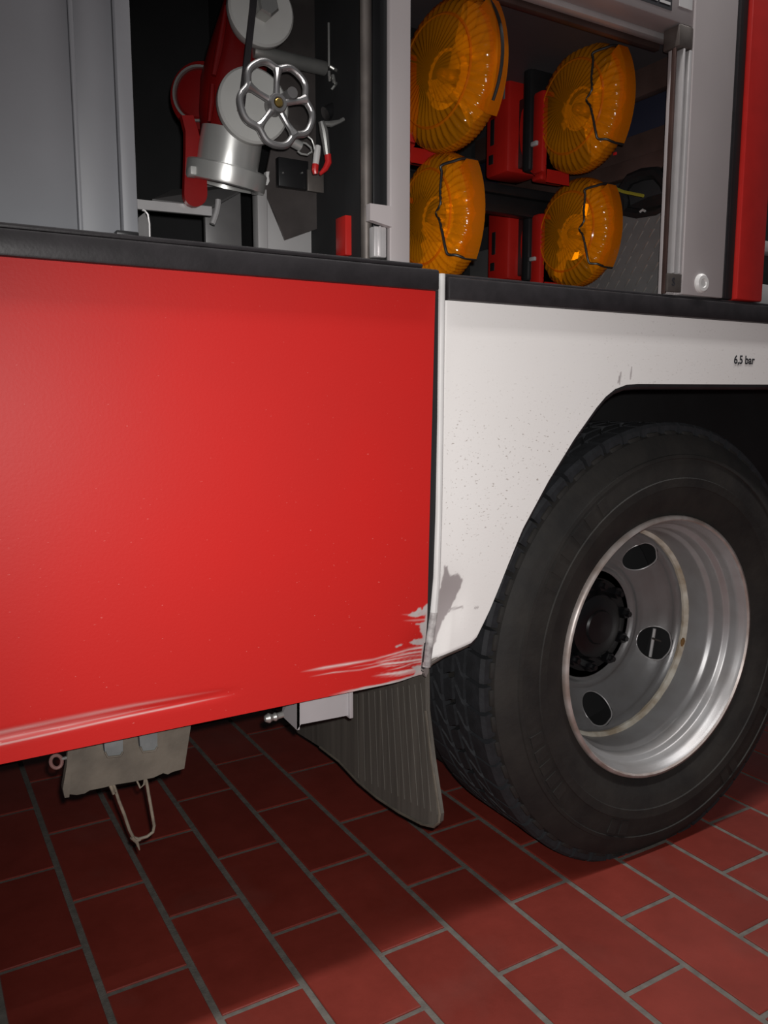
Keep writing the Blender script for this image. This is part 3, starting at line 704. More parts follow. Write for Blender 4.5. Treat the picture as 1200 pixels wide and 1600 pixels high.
m = MB(); c0 = at(1095, 443, 0.0); m.lathe([(0.0001, -0.004), (0.006, -0.004), (0.0075, -0.006), (0.0125, -0.006), (0.0155, -0.003), (0.016, 0.0015)], c0, (0, 1, 0), 32); o = m.build('stop_button', 'white_plastic', truck); o['label'] = 'round white plastic button'
m = MB(); m.box(1.222, 1.2305, 0.0, 0.03, 0.9975, 1.72, 0.002); m.build('door_seal', 'plate_grey', truck).data.materials[0] = MATS['black_rubber']
m = MB(); m.box(1.231, 1.256, 0.006, 0.03, 0.9975, 1.72, 0.003); m.build('door_seal', 'black_gap', truck)
m = MB(); m.box(1.2565, 1.326, -0.002, 0.05, 0.9975, 1.72, 0.003); o = m.build('door_post', 'red_strip', truck); o['label'] = 'red post at the right edge'
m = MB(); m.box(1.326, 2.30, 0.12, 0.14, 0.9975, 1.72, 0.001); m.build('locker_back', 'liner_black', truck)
m = MB(); m.box(1.33, 2.28, 0.08, 0.11, 0.9975, 1.045, 0.002); m.build('locker_rail', 'locker_light', truck)
m = MB(); m.box(1.33, 2.28, 0.08, 0.11, 1.105, 1.125, 0.002); m.build('locker_rail', 'locker_light', truck)
# sticker on the beam
m = MB(); p = at(993, -14, 0.003); q = at(1050, 18, 0.003); m.prism([(p.x, 0.0034, 1.4175), (q.x, 0.0034, 1.4175), (q.x, 0.0034, 1.452), (p.x, 0.0034, 1.452)], (0, 0.0006, 0)); st = m.build('sticker', 'print_black', truck)
m = MB()
for (x0, x1, z) in ((0.05, 0.35, 0.2), (0.42, 0.6, 0.2), (0.66, 0.95, 0.2), (0.1, 0.4, 0.55), (0.48, 0.9, 0.55)):
    w = q.x - p.x; m.box(p.x + x0 * w, p.x + x1 * w, 0.0029, 0.0036, 1.4175 + z * 0.0345, 1.4175 + z * 0.0345 + 0.004)
m.build('sticker_print', 'print_white', st)
m = MB(); p2 = at(1062, 0, 0.003); m.box(p2.x, p2.x + 0.03, 0.0032, 0.0041, 1.428, 1.46); m.build('sticker', 'print_white', truck)

# right side wall of the locker (its face looks back along the truck)
XWALL = 1.21
def wpoly(pts, x, depth, name, material, parent, bev=None):
    m = MB(); m.prism([at_x(p[0], p[1], x) for p in pts], (depth, 0, 0)); return m.build(name, material, parent)
m = MB(); m.box(XWALL, XWALL + 0.01, 0.051, 0.70, 0.99, 1.412); m.build('locker_side', 'locker_dark', truck)
def rail(z0, z1, dep, name, material, y0=0.053, y1=0.66):
    m = MB(); m.box(XWALL - dep, XWALL, y0, y1, z0, z1, 0.002); return m.build(name, material, truck)
def zat(px, py): return at_x(px, py, XWALL).z
rail(zat(1060, 135), zat(1060, 88), 0.02, 'wall_rail', 'brown_anodised')
rail(zat(1058, 190), zat(1058, 136), 0.004, 'slot_back', 'navy')
rail(zat(1056, 232), zat(1056, 192), 0.012, 'wall_rail', 'brown_anodised')
rail(zat(1052, 262), zat(1052, 233), 0.02, 'wall_rail', 'brown_anodised')
dp = rail(0.992, zat(1046, 326), 0.03, 'tread_plate', 'plate_grey')
dp['label'] = 'grey tread plate with raised bars'
m0 = MB(); m0.box(-0.0008, 0.0, -0.009, 0.009, -0.0015, 0.0015, 0.0007); bar_me = m0.mesh('plate_bar', 30); bar_me.materials.append(MATS['zinc'])
zt = zat(1046, 326)
for r in range(8):
    for c in range(14):
        y = 0.07 + c * 0.026 + (0.013 if r % 2 else 0); z = 1.0 + r * 0.02
        if z < zt - 0.006 and y < 0.4:
            o = mesh_obj('plate_bar', bar_me, dp); o.location = (XWALL - 0.03, y, z); o.rotation_euler = (math.radians(-50 if (r % 2) else -50), 0, 0)
m = MB(); c0 = at_x(975, 185, XWALL - 0.004); m.box(XWALL - 0.014, XWALL - 0.008, 0.23, 0.238, zat(1056, 215), zat(1056, 210), 0.001)
m.build('wall_reflector', 'tag_red', truck)
# black pouch with a strap loop on the plate's top edge
po = thing('strap_pouch', at_x(1010, 330, XWALL - 0.03), 'black webbing strap loop lying above the grey tread plate', 'strap')
xp = XWALL - 0.022
m = MB(); loop = [(975, 318), (972, 298), (985, 280), (1005, 272), (1026, 270), (1040, 285), (1046, 305), (1047, 322), (1030, 331), (1000, 336), (980, 332)]
m.tube([at_x(x, y, xp) for x, y in loop], 0.011, 8, closed=True); m.build('strap', 'black_plastic', po)
m = MB(); m.prism([at_x(x, y, xp) for x, y in ((982, 322), (1012, 308), (1040, 300), (1046, 322), (1000, 336), (984, 335))], (0.015, 0, 0)); m.build('pouch', 'black_plastic', po)
m = MB(); m.tube([at_x(x, y, xp - 0.012) for x, y in ((955, 292), (975, 300), (1005, 306))], 0.003, 6); m.build('cord', 'yellow_web', po)
m = MB(); m.tube([at_x(x, y, xp - 0.012) for x, y in ((1000, 331), (1004, 328), (1008, 330))], 0.0022, 6); m.build('buckle', 'rail_alu', po)

# ---- amber warning lamps: lens drum on its side, red housing and battery case behind
def lamp(cx, cy, cz, R, label, wire_kind, dark, tilt=0.0, th=0.021):
    root = thing('warning_lamp', (cx, cy, 0.9915 if False else cz - R), label, 'lamp', 'amber warning lamps in the locker')
    mats_parent = root
    ribs = lambda a, j: 1.0 + (0.007 * math.cos(90 * a) if 4 <= j <= 8 else 0.0)
    ctr = Vector((cx, cy, cz))
    M = Matrix.Rotation(tilt, 4, 'Z')
    ax = M @ Vector((1, 0, 0))
    prof = [(0.0005, -th - 0.020), (R * .30, -th - 0.0185), (R * .62, -th - 0.012), (R * .86, -th - 0.002), (R * .975, -th * .62), (R * .985, -th * .3), (R * 1.0, 0.0), (R * .985, th * .3), (R * .975, th * .62),
            (R * .86, th + 0.002), (R * .62, th + 0.012), (R * .30, th + 0.0185), (0.0005, th + 0.020)]
    flutes = lambda a, j: (0.0016 * math.cos(45 * a) * (1 if j > 6 else -1)) if j in (2, 3, 9, 10) else 0.0
    m = MB(); m.lathe(prof, ctr, ax, 360, rfun=ribs, hfun=flutes); lens = m.build('lens', 'amber_lens', root, smooth=50)
    yv = M @ Vector((0, -1, 0)); zv = Vector((0, 0, 1))
    # what shows through the lens: faceted bowl reflector, bulb, centre disc and added dark sectors that imitate its unlit quadrants
    m = MB(); m.lathe([(R * .93, -0.002), (R * .80, 0.004), (R * .55, 0.008), (R * .30, 0.011), (R * .12, 0.012)], ctr, ax, 72, hfun=lambda a, j: 0.0035 * math.cos(18 * a)); m.build('reflector', 'reflector_gold', lens, smooth=5)
    m = MB(); m.lathe([(0.0005, -0.024), (R * .07, -0.021), (R * .10, -0.010), (R * .08, 0.01)], ctr, ax, 16); m.build('bulb', 'reflector_silver', lens)
    m = MB(); m.lathe([(R * .30, -0.010), (R * .34, -0.012), (R * .34, 0.002), (R * .30, 0.002)], ctr, ax, 40, closed=True, hfun=lambda a, j: 0.001 * math.cos(20 * a)); m.build('bulb_collar', 'reflector_gold', lens, smooth=10)
    for a0, a1, r0, r1 in dark:
        m = MB(); n = 12; sec = []
        for i in range(n + 1):
            a = math.radians(a0 + (a1 - a0) * i / n); d = yv * math.cos(a) + zv * math.sin(a)
            sec.append((ctr + d * R * r0 - ax * 0.010, ctr + d * R * r1 - ax * 0.008))
        for i in range(n):
            (p0, p1), (p3, p2) = sec[i], sec[i + 1]; m.prism([p0, p1, p2, p3], ax * 0.003)
        m.build('shade_sector', 'brown_dark', lens)
    m = MB(); m.lathe([(R * .70, -th - 0.0095), (R * .72, -th - 0.0105), (R * .74, -th - 0.0085)], ctr, ax, 64); m.build('lens_ring', 'amber_lens', lens)
    # thick block on the rim that the wire bail grips
    m = MB(); A = math.radians(41); n = 14; ring = []
    for i in range(n + 1):
        a = -A + 2 * A * i / n; d = yv * math.cos(a) + zv * math.sin(a)
        rr = R * (1.03 + 0.07 * (a / A) ** 2)
        ring.append([ctr + d * R * .93 - ax * th * .7, ctr + d * rr - ax * th * .5, ctr + d * rr + ax * th * .5, ctr + d * R * .93 + ax * th * .7])
    vs = [p for r_ in ring for p in r_]; fs = []
    for i in range(n):
        for j in range(3): fs.append((i * 4 + j, i * 4 + j + 1, i * 4 + 5 + j, i * 4 + 4 + j))
    fs += [(0, 1, 2, 3), (n * 4 + 3, n * 4 + 2, n * 4 + 1, n * 4)]
    m.add(vs, fs); m.build('rim_block', 'amber_lens', root, smooth=40)
    m = MB()
    def q(a, s, r_): return ctr + (yv * math.cos(a) + zv * math.sin(a)) * R * r_ + ax * s
    if wire_kind == 'bail':
        t0 = math.radians(46); t1 = math.radians(-43)
        pts = [q(t0, th * .7, 1.05), q(t0, -th * .4, 1.04), q(t0 * 1.03, -th * .95, .97), q(t0 * 1.15, -th - 0.012, .83)]
        def fc(yy, zz): return ctr + yv * R * yy + zv * R * zz - ax * (th + 0.0165 - 0.010 * (yy * yy + zz * zz) ** 1.0)
        pts += [fc(.50, .56), fc(.50, .30), fc(.52, .10), fc(.42, -.02), fc(.50, -.14), fc(.56, -.35), fc(.60, -.55)]
        pts += [q(t1 * 1.08, -th - 0.006, .90), q(t1, -th * .9, .985), q(t1, -th * .3, 1.04), q(t1, th * .7, 1.05)]
        # resample smoothly
        P = []
        for i in range(len(pts) - 1):
            p0, p1, p2, p3 = pts[max(i - 1, 0)], pts[i], pts[i + 1], pts[min(i + 2, len(pts) - 1)]
            for s in range(5):
                u = s / 5
                P.append(0.5 * ((2 * p1) + (p2 - p0) * u + (2 * p0 - 5 * p1 + 4 * p2 - p3) * u * u + (3 * p1 - p0 - 3 * p2 + p3) * u ** 3))
        P.append(pts[-1]); m.tube(P, 0.0021, 8)
    else:
        P = [q(math.radians(a), -0.006, 1.075 if abs(a) < 45 else 1.06) for a in range(-32, 62, 6)] + [q(math.radians(66), -0.006, 1.12)]
        m.tube(P, 0.0024, 8)
    m.build('wire_bail', 'black_wire', root)
    # red neck, black clamp, battery case
    def bx(name, x0, x1, y0, y1, z0, z1, material, bev, parent=root):
        mm = MB(); mm.box(cx + x0, cx + x1, cy + y0, cy + y1, cz + z0, cz + z1, bev); return mm.build(name, material, parent)
    nk = MB(); nk.lathe([(R * .80, -0.026), (R * 1.03, -0.028), (R * 1.03, 0.028), (R * .80, 0.026)], ctr + Vector((0, 0.03, -0.004)), ax, 40, closed=True)
    nk.v = [(x, max(y, cy + 0.060), min(z, cz + R * .35)) for x, y, z in nk.v]; nk.build('housing_collar', 'red_plastic', root)
    bx('housing', -0.034, 0.034, 0.066, 0.094, -R * .88, R * .48, 'red_plastic', 0.006)
    bx('housing_clip', -0.039, -0.030, 0.076, 0.092, -R * .42, -R * .34, 'locker_light', 0.002)
    bx('housing_foot', -0.033, 0.033, 0.068, 0.094, -R * 1.0, -R * .90, 'red_plastic', 0.004)
    bx('clamp', -0.038, 0.03, 0.096, 0.120, -R * .80, R * 1.0, 'black_plastic', 0.009)
    bx('case_neck', -0.01, 0.03, 0.120, 0.162, -R * .6, R * .6, 'black_plastic', 0.003)
    case = bx('battery_case', -0.036, 0.045, 0.160, 0.228, -R * .68, R * 1.02, 'red_plastic', 0.008)
    bx('case_slot', -0.0368, -0.033, 0.200, 0.212, -R * .12, R * .34, 'black_plastic', 0.001, case)
    bx('case_slot', -0.0368, -0.033, 0.170, 0.176, R * .60, R * .92, 'plate_grey', 0.001, case)
    bx('case_slot', -0.0368, -0.033, 0.202, 0.216, -R * .45, -R * .28, 'black_plastic', 0.001, case)
    return root
p = at(700, 119, 0.128); lamp(p.x + 0.004, 0.128, p.z, 0.105, 'largest amber lamp, top left beside the centre pillar, a straight black wire on its rim', 'straight', [(70, 175, .1, .95), (215, 300, .45, .95)], tilt=0.12)
p = at(688, 343, 0.170); lamp(p.x, 0.170, p.z, 0.0975, 'amber lamp low beside the centre pillar, black wire bail round its rim', 'bail', [(72, 180, .2, .95)])
p = at(912, 172, 0.175); lamp(p.x, 0.175, p.z, 0.103, 'upper amber lamp of the right pair, nearest the right pillar', 'bail', [(45, 150, .25, .95), (215, 285, .3, .95)])
p = at(903, 365, 0.247); lamp(p.x, 0.247, p.z, 0.0975, 'lower amber lamp of the right pair, in front of the grey tread plate', 'bail', [(70, 160, .3, .95), (250, 300, .5, .95)])
# rack between the lamp rows
zr = at(820, 290, 0.30).z
m = MB(); m.box(0.60, 1.17, 0.33, 0.60, zr - 0.012, zr + 0.006, 0.003); m.build('lamp_shelf', 'black_plastic', truck)
m = MB(); m.box(0.60, 1.17, 0.335, 0.36, zr - 0.045, zr - 0.013, 0.003); m.build('shelf_rail', 'black_plastic', truck)

# ================================================================== WHEEL
WX, WZ = 1.168, 0.383
WC = Vector((WX, 0.0, WZ))
def wl(prof): return [(r, y) for r, y in prof]
m = MB()
side = [(0.236, 0.052), (0.244, 0.043), (0.252, 0.040), (0.262, 0.034), (0.272, 0.030), (0.286, 0.0265), (0.287, 0.0245), (0.300, 0.0235), (0.301, 0.0255), (0.316, 0.0255), (0.330, 0.0275), (0.331, 0.0255), (0.336, 0.0265),
        (0.337, 0.0295), (0.348, 0.034), (0.352, 0.036), (0.358, 0.0395), (0.366, 0.046), (0.3690, 0.056), (0.3690, 0.236), (0.366, 0.246), (0.350, 0.256), (0.30, 0.268), (0.26, 0.262), (0.236, 0.25)]
TG = (0.405 - 0.236) / (0.3845 - 0.236)
def tr_(r): return 0.236 + (r - 0.236) * TG
def seat(p):
    """rubber pressed flat where it meets the floor"""
    x, y, z = p; low = 0.0006 - z
    if low <= 0: return (x, y, z)
    return (x, y - 0.35 * low if y < 0.1 else y + 0.35 * low if y > 0.19 else y, 0.0006 + 0.02 * max(0, 0.02 - low))
m.lathe([(tr_(r), y) for r, y in side], WC, (0, 1, 0), 144, closed=True)
m.v = [seat(p) for p in m.v]
tyre = m.build('tyre', 'tyre_side', truck, smooth=35); tyre['label'] = 'black truck tyre with worn block tread'
# tread blocks
def block(ya, yb, ang, skew, z0=0.360, z1=0.3835, shoulder=False):
    m = MB(); n = 3; vs = []; H = ang / 2
    for i in range(n + 1):
        t = -H + 2 * H * i / n
        for (y, r, sk) in ((ya, z0, -1), (ya, z1 - (0.0045 if shoulder else 0), -1), (ya + 0.006, z1, -0.8), (yb, z1, 1), (yb, z0, 1)):
            a = t + skew * sk
            vs.append((tr_(r) * math.sin(a), y, tr_(r) * math.cos(a)))
    fs = []
    for i in range(n):
        for j in range(4): fs.append((i * 5 + j, i * 5 + j + 1, i * 5 + 6 + j, i * 5 + 5 + j))
    fs += [(0, 1, 2, 3, 4), tuple(n * 5 + j for j in (4, 3, 2, 1, 0))]
    m.add(vs, fs); me = m.mesh('tread_block', 25); me.materials.append(MATS['tyre_tread']); return me
def tread_piece(name, me, ang):
    if math.cos(ang) < -0.88:          # pieces at the contact patch are pressed flat
        me2 = me.copy(); R_ = Matrix.Rotation(ang, 4, 'Y')
        for v in me2.vertices: v.co = Vector(seat(WC + R_ @ v.co))
        return mesh_obj(name, me2, tyre)
    o = mesh_obj(name, me, tyre); o.location = WC; o.rotation_euler = (0, ang, 0); return o
NB = 54; pit = 2 * math.pi / NB
rows = [(block(0.052, 0.093, pit * .86, 0.006, 0.360, 0.3845, True), 0.0), (block(0.1025, 0.126, pit * .80, 0.035), 0.35), (block(0.1345, 0.158, pit * .82, -0.012), 0.75), (block(0.1665, 0.190, pit * .80, 0.035), 0.1), (block(0.198, 0.238, pit * .9, 0.006), 0.5)]
for me, ph in rows:
    for i in range(NB):
        tread_piece('tread_block', me, (i + ph) * pit + rng.uniform(-.004, .004))
# shoulder lugs: short ribs that run down onto the sidewall
m = MB()
lm = MB(); lm.box(-0.014, 0.014, 0.0425, 0.056, tr_(0.354), tr_(0.372), 0.003); lug_me = lm.mesh('shoulder_lug', 30); lug_me.materials.append(MATS['tyre_side'])
for v in lug_me.vertices:
    if v.co.z > tr_(0.363) and v.co.y < 0.050: v.co.y += 0.006
for i in range(NB):
    tread_piece('shoulder_lug', lug_me, i * pit)
# raised marks on the sidewall
def arc_mark(r0, r1, a0, a1, y, thick):
    m = MB(); n = 6; vs = []
    for i in range(n + 1):
        a = math.radians(a0 + (a1 - a0) * i / n)
        for r, yy in ((r0, y + thick), (r0, y), (r1, y), (r1, y + thick)): vs.append((WX + r * math.cos(a), yy, WZ + r * math.sin(a)))
    fs = [(i * 4 + j, i * 4 + j + 1, i * 4 + 5 + j, i * 4 + 4 + j) for i in range(n) for j in range(3)] + [(0, 1, 2, 3), tuple(n * 4 + j for j in (3, 2, 1, 0))]
    m.add(vs, fs); return m
for a0 in (196, 201, 206, 211, 216, 150, 145.5, 140, 134, 128, 122, 330, 335, 341, 300, 305, 250, 245):
    arc_mark(tr_(0.304), tr_(0.326), a0, a0 + 3.4, 0.0246, 0.003).build('sidewall_mark', 'tyre_side', tyre)

# rim
m = MB()
rim_out = [(0.2405, 0.050), (0.2415, 0.043), (0.2395, 0.0375), (0.2350, 0.0365), (0.2325, 0.040)]
m.lathe(rim_out, WC, (0, 1, 0), 128); lipo = m.build('rim_lip', 'rim_lip', truck, smooth=60)
m = MB()
prof = [(0.2325, 0.040), (0.2305, 0.046), (0.2265, 0.052), (0.2245, 0.060), (0.2238, 0.070), (0.2222, 0.0735), (0.2160, 0.0775), (0.2140, 0.0815), (0.2130, 0.098), (0.2115, 0.102), (0.2075, 0.106), (0.2058, 0.111), (0.2050, 0.150), (0.2045, 0.178)]
mb_ = MB(); mb_.lathe([(0.2044, 0.178), (0.206, 0.20), (0.212, 0.25)], WC, (0, 1, 0), 96); mb_.build('rim_back_shade', 'liner_black', truck)  # rear of the silver barrel coloured black to shade the vent holes
m.lathe(prof, WC, (0, 1, 0), 144); m.lathe([(r + 0.0035, y) for r, y in prof], WC, (0, 1, 0), 96)
rim = m.build('rim', 'rim_silver', truck, smooth=50); rim['label'] = 'deep silver steel wheel rim with round vent holes'
# wheel disc with five vent holes, built as a radial grid whose cells avoid the holes
def disc_y(r):
    return float(np.interp(r, [0.085, 0.110, 0.114, 0.119, 0.124, 0.130, 0.140, 0.150, 0.166, 0.179, 0.185, 0.191, 0.197, 0.2045], [0.2285, 0.2285, 0.2265, 0.2205, 0.2195, 0.2215, 0.2165, 0.2090, 0.1965, 0.1835, 0.1795, 0.1790, 0.174, 0.160]))
HR, HC, PH = 0.0345, 0.166, math.radians(-19.5)
hub_in = 0.082
bm = bmesh.new()
nr_, na = 46, 360
radii = np.linspace(hub_in, 0.2045, nr_); holes = [PH + 2 * math.pi * i / 5 for i in range(5)]
hcen = [(HC * math.cos(a), HC * math.sin(a)) for a in holes]
grid = {}
def push(x, z):
    for hx, hz in hcen:
        ex, ez = hx / HC, hz / HC                      # the disc slopes here, so the hole is drawn narrower along the radius
        u_, w_ = ((x - hx) * ex + (z - hz) * ez) / 0.84, -(x - hx) * ez + (z - hz) * ex
        d = math.hypot(u_, w_)
        if d < HR * 1.35:
            # squeeze the ring [0.75,1.35]HR onto [1,1.35]HR so that a vertex ring lies on the hole's edge
            if d < HR * 0.75: return None
            nd = HR + (d - HR * .75) / (HR * .60) * (HR * .35)
            u_, w_ = u_ / d * nd * 0.84, w_ / d * nd
            return hx + u_ * ex - w_ * ez, hz + u_ * ez + w_ * ex
    return x, z
for i, r in enumerate(radii):
    for j in range(na):
        a = 2 * math.pi * j / na
        pz = push(r * math.cos(a), r * math.sin(a))
        if pz: 
            rr = math.hypot(*pz); grid[i, j] = bm.verts.new((WX + pz[0], disc_y(min(rr, 0.2045)), WZ + pz[1]))
for i in range(nr_ - 1):
    for j in range(na):
        q = [grid.get((i, j)), grid.get((i + 1, j)), grid.get((i + 1, (j + 1) % na)), grid.get((i, (j + 1) % na))]
        q = [v for v in q if v is not None]
        if len(q) >= 3: bm.faces.new(q)
bmesh.ops.solidify(bm, geom=bm.faces[:], thickness=-0.006)
bmesh.ops.recalc_face_normals(bm, faces=bm.faces[:])
me = bpy.data.meshes.new('wheel_disc'); bm.to_mesh(me); bm.free(); shade(me, 40); me.materials.append(MATS['rim_silver'])
mesh_obj('wheel_disc', me, rim)
# clean tubular edge round each hole
for hx, hz in hcen:
    m = MB(); ring = []
    for t in np.linspace(0, 2 * math.pi, 40, endpoint=False):
        u_, w_ = HR * 0.84 * math.cos(t), HR * math.sin(t); x, z = hx + (u_ * hx - w_ * hz) / HC, hz + (u_ * hz + w_ * hx) / HC; ring.append((WX + x, disc_y(math.hypot(x, z)) + 0.002, WZ + z))
    m.tube(ring, 0.0016, 8, closed=True); m.build('vent_hole_edge', 'rim_silver', rim)
m = MB(); m.lathe([(0.2052, 0.154), (0.2015, 0.1565), (0.1985, 0.161), (0.1985, 0.166), (0.202, 0.170)], WC, (0, 1, 0), 128, rfun=lambda a, j: 1 + 0.002 * math.sin(a * 17) + 0.0015 * math.sin(a * 41)); m.build('weld_seam', 'weld_bead', rim)
a = math.radians(-14); m = MB()
m.tube([WC + Vector((0.2015 * math.cos(a + t), 0.158, 0.2015 * math.sin(a + t))) for t in (-0.05, -0.02, 0.01, 0.04)], [0.002, 0.0042, 0.0045, 0.002], 8); m.build('rust_spot', 'rust', rim)
# hub
m = MB(); m.lathe([(0.094, 0.2295), (0.0945, 0.2235), (0.090, 0.2215), (0.070, 0.2215), (0.067, 0.217), (0.063, 0.206), (0.056, 0.202), (0.035, 0.201), (0.032, 0.197), (0.0001, 0.196)], WC, (0, 1, 0), 60)
hub = m.build('hub', 'hub_black', truck, smooth=40); hub['label'] = 'black wheel hub with nuts'
nm = MB(); nm.lathe([(0.0001, -0.026), (0.0055, -0.026), (0.0062, -0.018), (0.0105, -0.018), (0.0115, -0.015), (0.0115, 0.0)], (0, 0, 0), (0, 1, 0), 6); nut_me = nm.mesh('wheel_nut', 10); nut_me.materials.append(MATS['hub_black'])
for i in range(10):
    a = 2 * math.pi * (i + 0.3) / 10
    o = mesh_obj('wheel_nut', nut_me, hub); o.location = WC + Vector((0.0815 * math.cos(a), 0.2215, 0.0815 * math.sin(a)))
# brake drum, axle and a pale valve stem seen through the holes
m = MB(); m.lathe([(0.0001, 0.242), (0.125, 0.242), (0.135, 0.25), (0.135, 0.40), (0.0001, 0.40)], WC, (0, 1, 0), 48); m.build('brake_drum', 'liner_black', truck)
m = MB(); m.lathe([(0.15, 0.285), (0.236, 0.290), (0.30, 0.282), (0.37, 0.292), (0.383, 0.31), (0.383, 0.48), (0.36, 0.50), (0.236, 0.50), (0.15, 0.50)], WC, (0, 1, 0), 72, closed=True); m.v = [seat(p) for p in m.v]; m.build('inner_tyre', 'liner_black', truck)
c0 = WC + Vector((0.166 * math.cos(PH) + 0.026, 0.222, 0.166 * math.sin(PH) - 0.010))
m = MB(); m.tube([c0 + Vector((0.002, 0, 0.03)), c0 + Vector((-0.008, 0, -0.03))], 0.0035, 10); m.build('valve_rod', 'rail_alu', rim)
m = MB(); m.tube([c0 + Vector((-0.01, -0.006, 0.012)), c0 + Vector((0.035, -0.006, -0.006))], 0.0022, 8); m.build('valve_clip', 'tube_worn', rim)

# ================================================================== UNDER THE TRUCK
# mud flap: rubber sheet across the truck just ahead of the tyre
fl_pts = [(552, 1062), (664, 1045), (665, 1110), (674, 1185), (687, 1272), (686, 1284), (678, 1292), (660, 1288), (625, 1270), (590, 1247), (560, 1222), (530, 1190), (500, 1167), (465, 1145), (440, 1118), (470, 1080)]
m = MB(); XF = 0.652
bm = bmesh.new()
m.prism([at_x(x, y, XF) for x, y in fl_pts], (0.008, 0, 0)); flap = m.build('mud_flap', 'flap_rubber', truck, smooth=20); flap['label'] = 'grey-brown rubber mud flap ahead of the tyre'
rimp = [at_x(x, y, XF - 0.0005) for x, y in fl_pts[2:13]]
m = MB(); m.tube(rimp, 0.0022, 6); m.build('flap_hem', 'under_taupe', flap)
for i, px in enumerate(range(560, 672, 9)):
    t = (px - 560) / 112
    a = at_x(px - 2, 1085 - 20 * t, XF - 0.0008); b = at_x(px + 16 * t, 1215 + 60 * t, XF - 0.0008)
    m = MB(); m.tube([a, b], 0.0007, 6); m.build('flap_rib', 'flap_rubber', flap)
# pale bracket below the red panel
m = MB(); yb = 0.05
def ap(x, y): return at(x, y, yb)
m.prism([ap(464, 1070), ap(550, 1050), ap(550, 1121), ap(543, 1118), ap(470, 1132), ap(464, 1141)], (0, 0.006, 0))
br = m.build('bracket', 'bracket_grey', truck); br['label'] = 'pale grey bracket under the red panel'
m = MB(); q = [ap(464, 1070), ap(464, 1141)]; d = [at(446, 1070, yb + 0.05), at(440, 1118, yb + 0.05)]
m.prism([q[0], q[1], d[1], d[0]], (0.004, 0, 0)); m.build('bracket_flange', 'bracket_grey', br)
m = MB(); m.box(ap(548, 1080).x - 0.004, ap(548, 1080).x + 0.002, yb - 0.004, yb + 0.05, ap(548, 1121).z, 0.47, 0.001); m.build('bracket_flange', 'bracket_grey', br)
m = MB(); k = mpp(425, 1120, yb); c1, c2, c3 = at(420, 1122, yb), at(430, 1120, yb), at(442, 1116, yb)
for c_, r in ((c1, 8), (c2, 7)):
    m.lathe([(0.0001, -r * k), (r * k * .6, -r * k * .8), (r * k, 0), (r * k * .6, r * k * .8), (0.0001, r * k)], c_, (1, 0, 0), 12)
m.tube([c2, c3], 5 * k, 10); m.build('bracket_bolt', 'zinc', br)
m = MB(); m.box(0.36, 0.56, 0.07, 0.4, 0.455, 0.50, 0.003); m.build('bracket_beam', 'liner_black', truck)

# dirty bracket with slots and a wire loop
yu = 0.06
def up(x, y, dy=0): return at(x, y, yu + dy)
m = MB()
outline = [(110, 1140), (300, 1100), (298, 1136), (288, 1201), (270, 1206), (262, 1210), (255, 1208), (240, 1215), (205, 1222), (180, 1226), (160, 1231), (140, 1235), (132, 1240), (120, 1242), (108, 1241), (100, 1244), (97, 1230), (103, 1195), (106, 1172)]
bm = bmesh.new()
m.prism([up(*p) for p in outline], (0, 0.006, 0)); sb = m.build('step_bracket', 'under_taupe', truck); sb['label'] = 'mud-coated bracket under the red panel, with two slots'
m = MB(); m.prism([up(100, 1244), up(97, 1230), up(103, 1195), up(106, 1150), up(112, 1150), up(112, 1180), up(107, 1243)], (0, -0.005, 0)); m.build('bracket_edge', 'under_taupe', sb)
for (x0, x1, ytop, ybot) in ((162, 192, 1150, 1183), (217, 246, 1140, 1175)):
    poly = [(x0, ytop), (x1, ytop - 7), (x1, ybot - 8), (x1 - 4, ybot - 2), (x0 + 6, ybot), (x0 + 2, ybot - 8)]
    m = MB(); m.prism([up(*p, -0.0015) for p in poly], (0, 0.002, 0)); m.build('slot', 'slot_bolt', sb)
    m = MB(); m.tube([up(p[0], p[1], -0.002) for p in poly[2:6]], 0.0014, 6); m.build('slot_edge', 'under_taupe', sb)
    m = MB(); m.prism([up(x0 - 3, ytop + 2, -0.0012), up(x0 + 1, ytop, -0.0012), up(x0 + 3, ybot - 4, -0.0012), up(x0, ybot - 10, -0.0012)], (0, 0.001, 0)); m.build('slot_gap', 'black_gap', sb)
m = MB(); lp = [(172, 1222), (178, 1228), (186, 1252), (194, 1272), (202, 1296), (208, 1308), (216, 1311), (230, 1307), (239, 1300), (241, 1290), (236, 1262), (229, 1222), (226, 1212)]
m.tube([up(x, y, 0.008) for x, y in lp], 0.0020, 8); lo = m.build('wire_loop', 'wire_dirty', sb); lo['label'] = 'muddy wire loop hanging below the bracket'
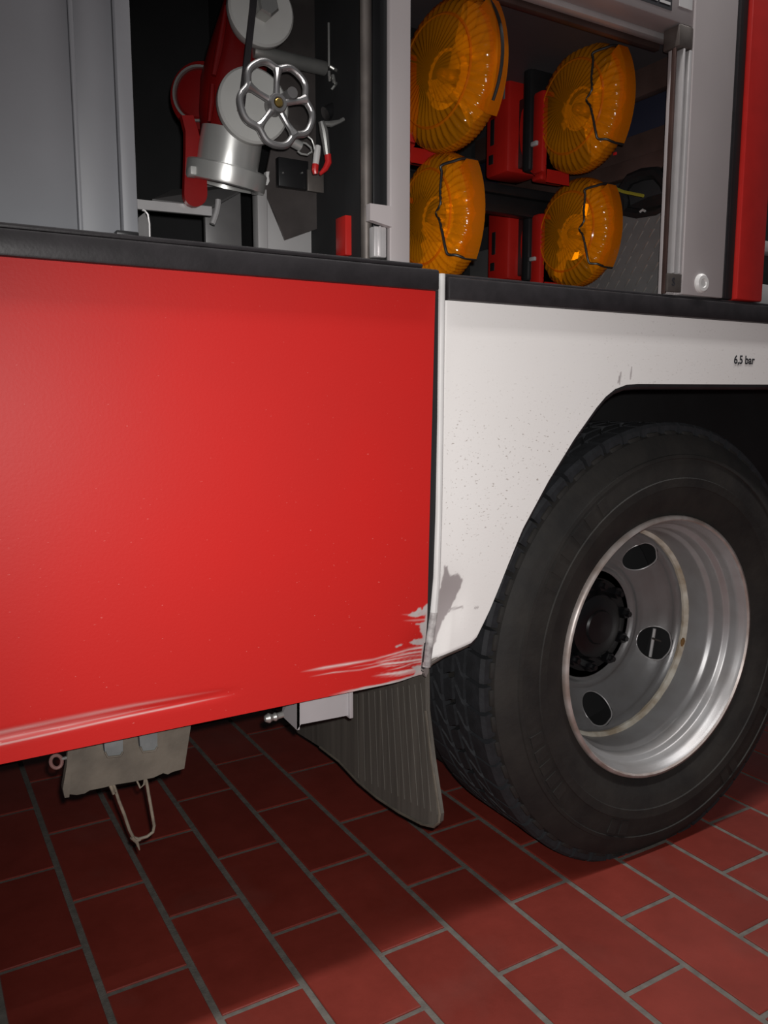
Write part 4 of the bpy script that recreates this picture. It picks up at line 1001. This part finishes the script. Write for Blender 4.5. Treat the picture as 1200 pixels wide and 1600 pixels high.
m = MB(); m.tube([up(x, y, 0.007) for x, y in ((206, 1308), (214, 1316), (218, 1328))], [0.0028, 0.0022, 0.0008], 8); m.tube([up(x, y, 0.007) for x, y in ((212, 1314), (220, 1312))], [0.0026, 0.0012], 8); m.build('loop_dirt', 'wire_dirty', sb)
m = MB(); m.tube([up(x, y, 0.008) for x, y in ((214, 1220), (219, 1231), (225, 1226), (226, 1217))], 0.0013, 6); m.tube([up(x, y, 0.006) for x, y in ((172, 1224), (178, 1240), (181, 1238))], [0.003, 0.0022, 0.001], 6); m.build('loop_eye', 'wire_dirty', sb)
m = MB(); m.tube([up(88 + 9 * math.cos(t), 1190 + 10 * math.sin(t), -0.002) for t in np.linspace(0, 2 * math.pi, 16, endpoint=False)], 0.0022, 8, closed=True); m.build('side_ring', 'rust_pink', sb)
m = MB(); m.tube([up(96, 1186, -0.003), up(104, 1184, -0.001)], 0.002, 8); m.build('ring_pin', 'zinc', sb)
m = MB(); m.box(0.12, 0.34, 0.07, 0.11, 0.41, 0.50, 0.002); m.build('step_beam', 'liner_black', truck)

# ================================================================== LETTERING
def text_part(name, body, p, size, material, parent, sx=1.0):
    cu = bpy.data.curves.new(name, 'FONT'); cu.body = body; cu.size = size; cu.extrude = 0.0002; cu.align_x = 'CENTER'; cu.align_y = 'CENTER'; cu.offset = 0.0004
    t = bpy.data.objects.new(name, cu); C.objects.link(t)
    bpy.context.view_layer.update()
    me = bpy.data.meshes.new_from_object(t.evaluated_get(bpy.context.evaluated_depsgraph_get()))
    bpy.data.objects.remove(t)
    me.transform(Matrix.Translation(p) @ Matrix.Rotation(math.pi / 2, 4, 'X') @ Matrix.Diagonal((sx, 1, 1, 1)))
    me.materials.clear(); me.materials.append(MATS[material])
    return mesh_obj(name, me, parent)
p = at(1163, 563, 0.0036)
text_part('lettering', '6,5 bar', Vector((p.x, 0.0036, p.z)), 0.0205, 'print_black', white_panel, 0.98)
p = at(1052, 441, -0.002)
text_part('lettering', 'S', Vector((p.x, -0.0023, p.z)), 0.018, 'print_black', lk, 0.9)
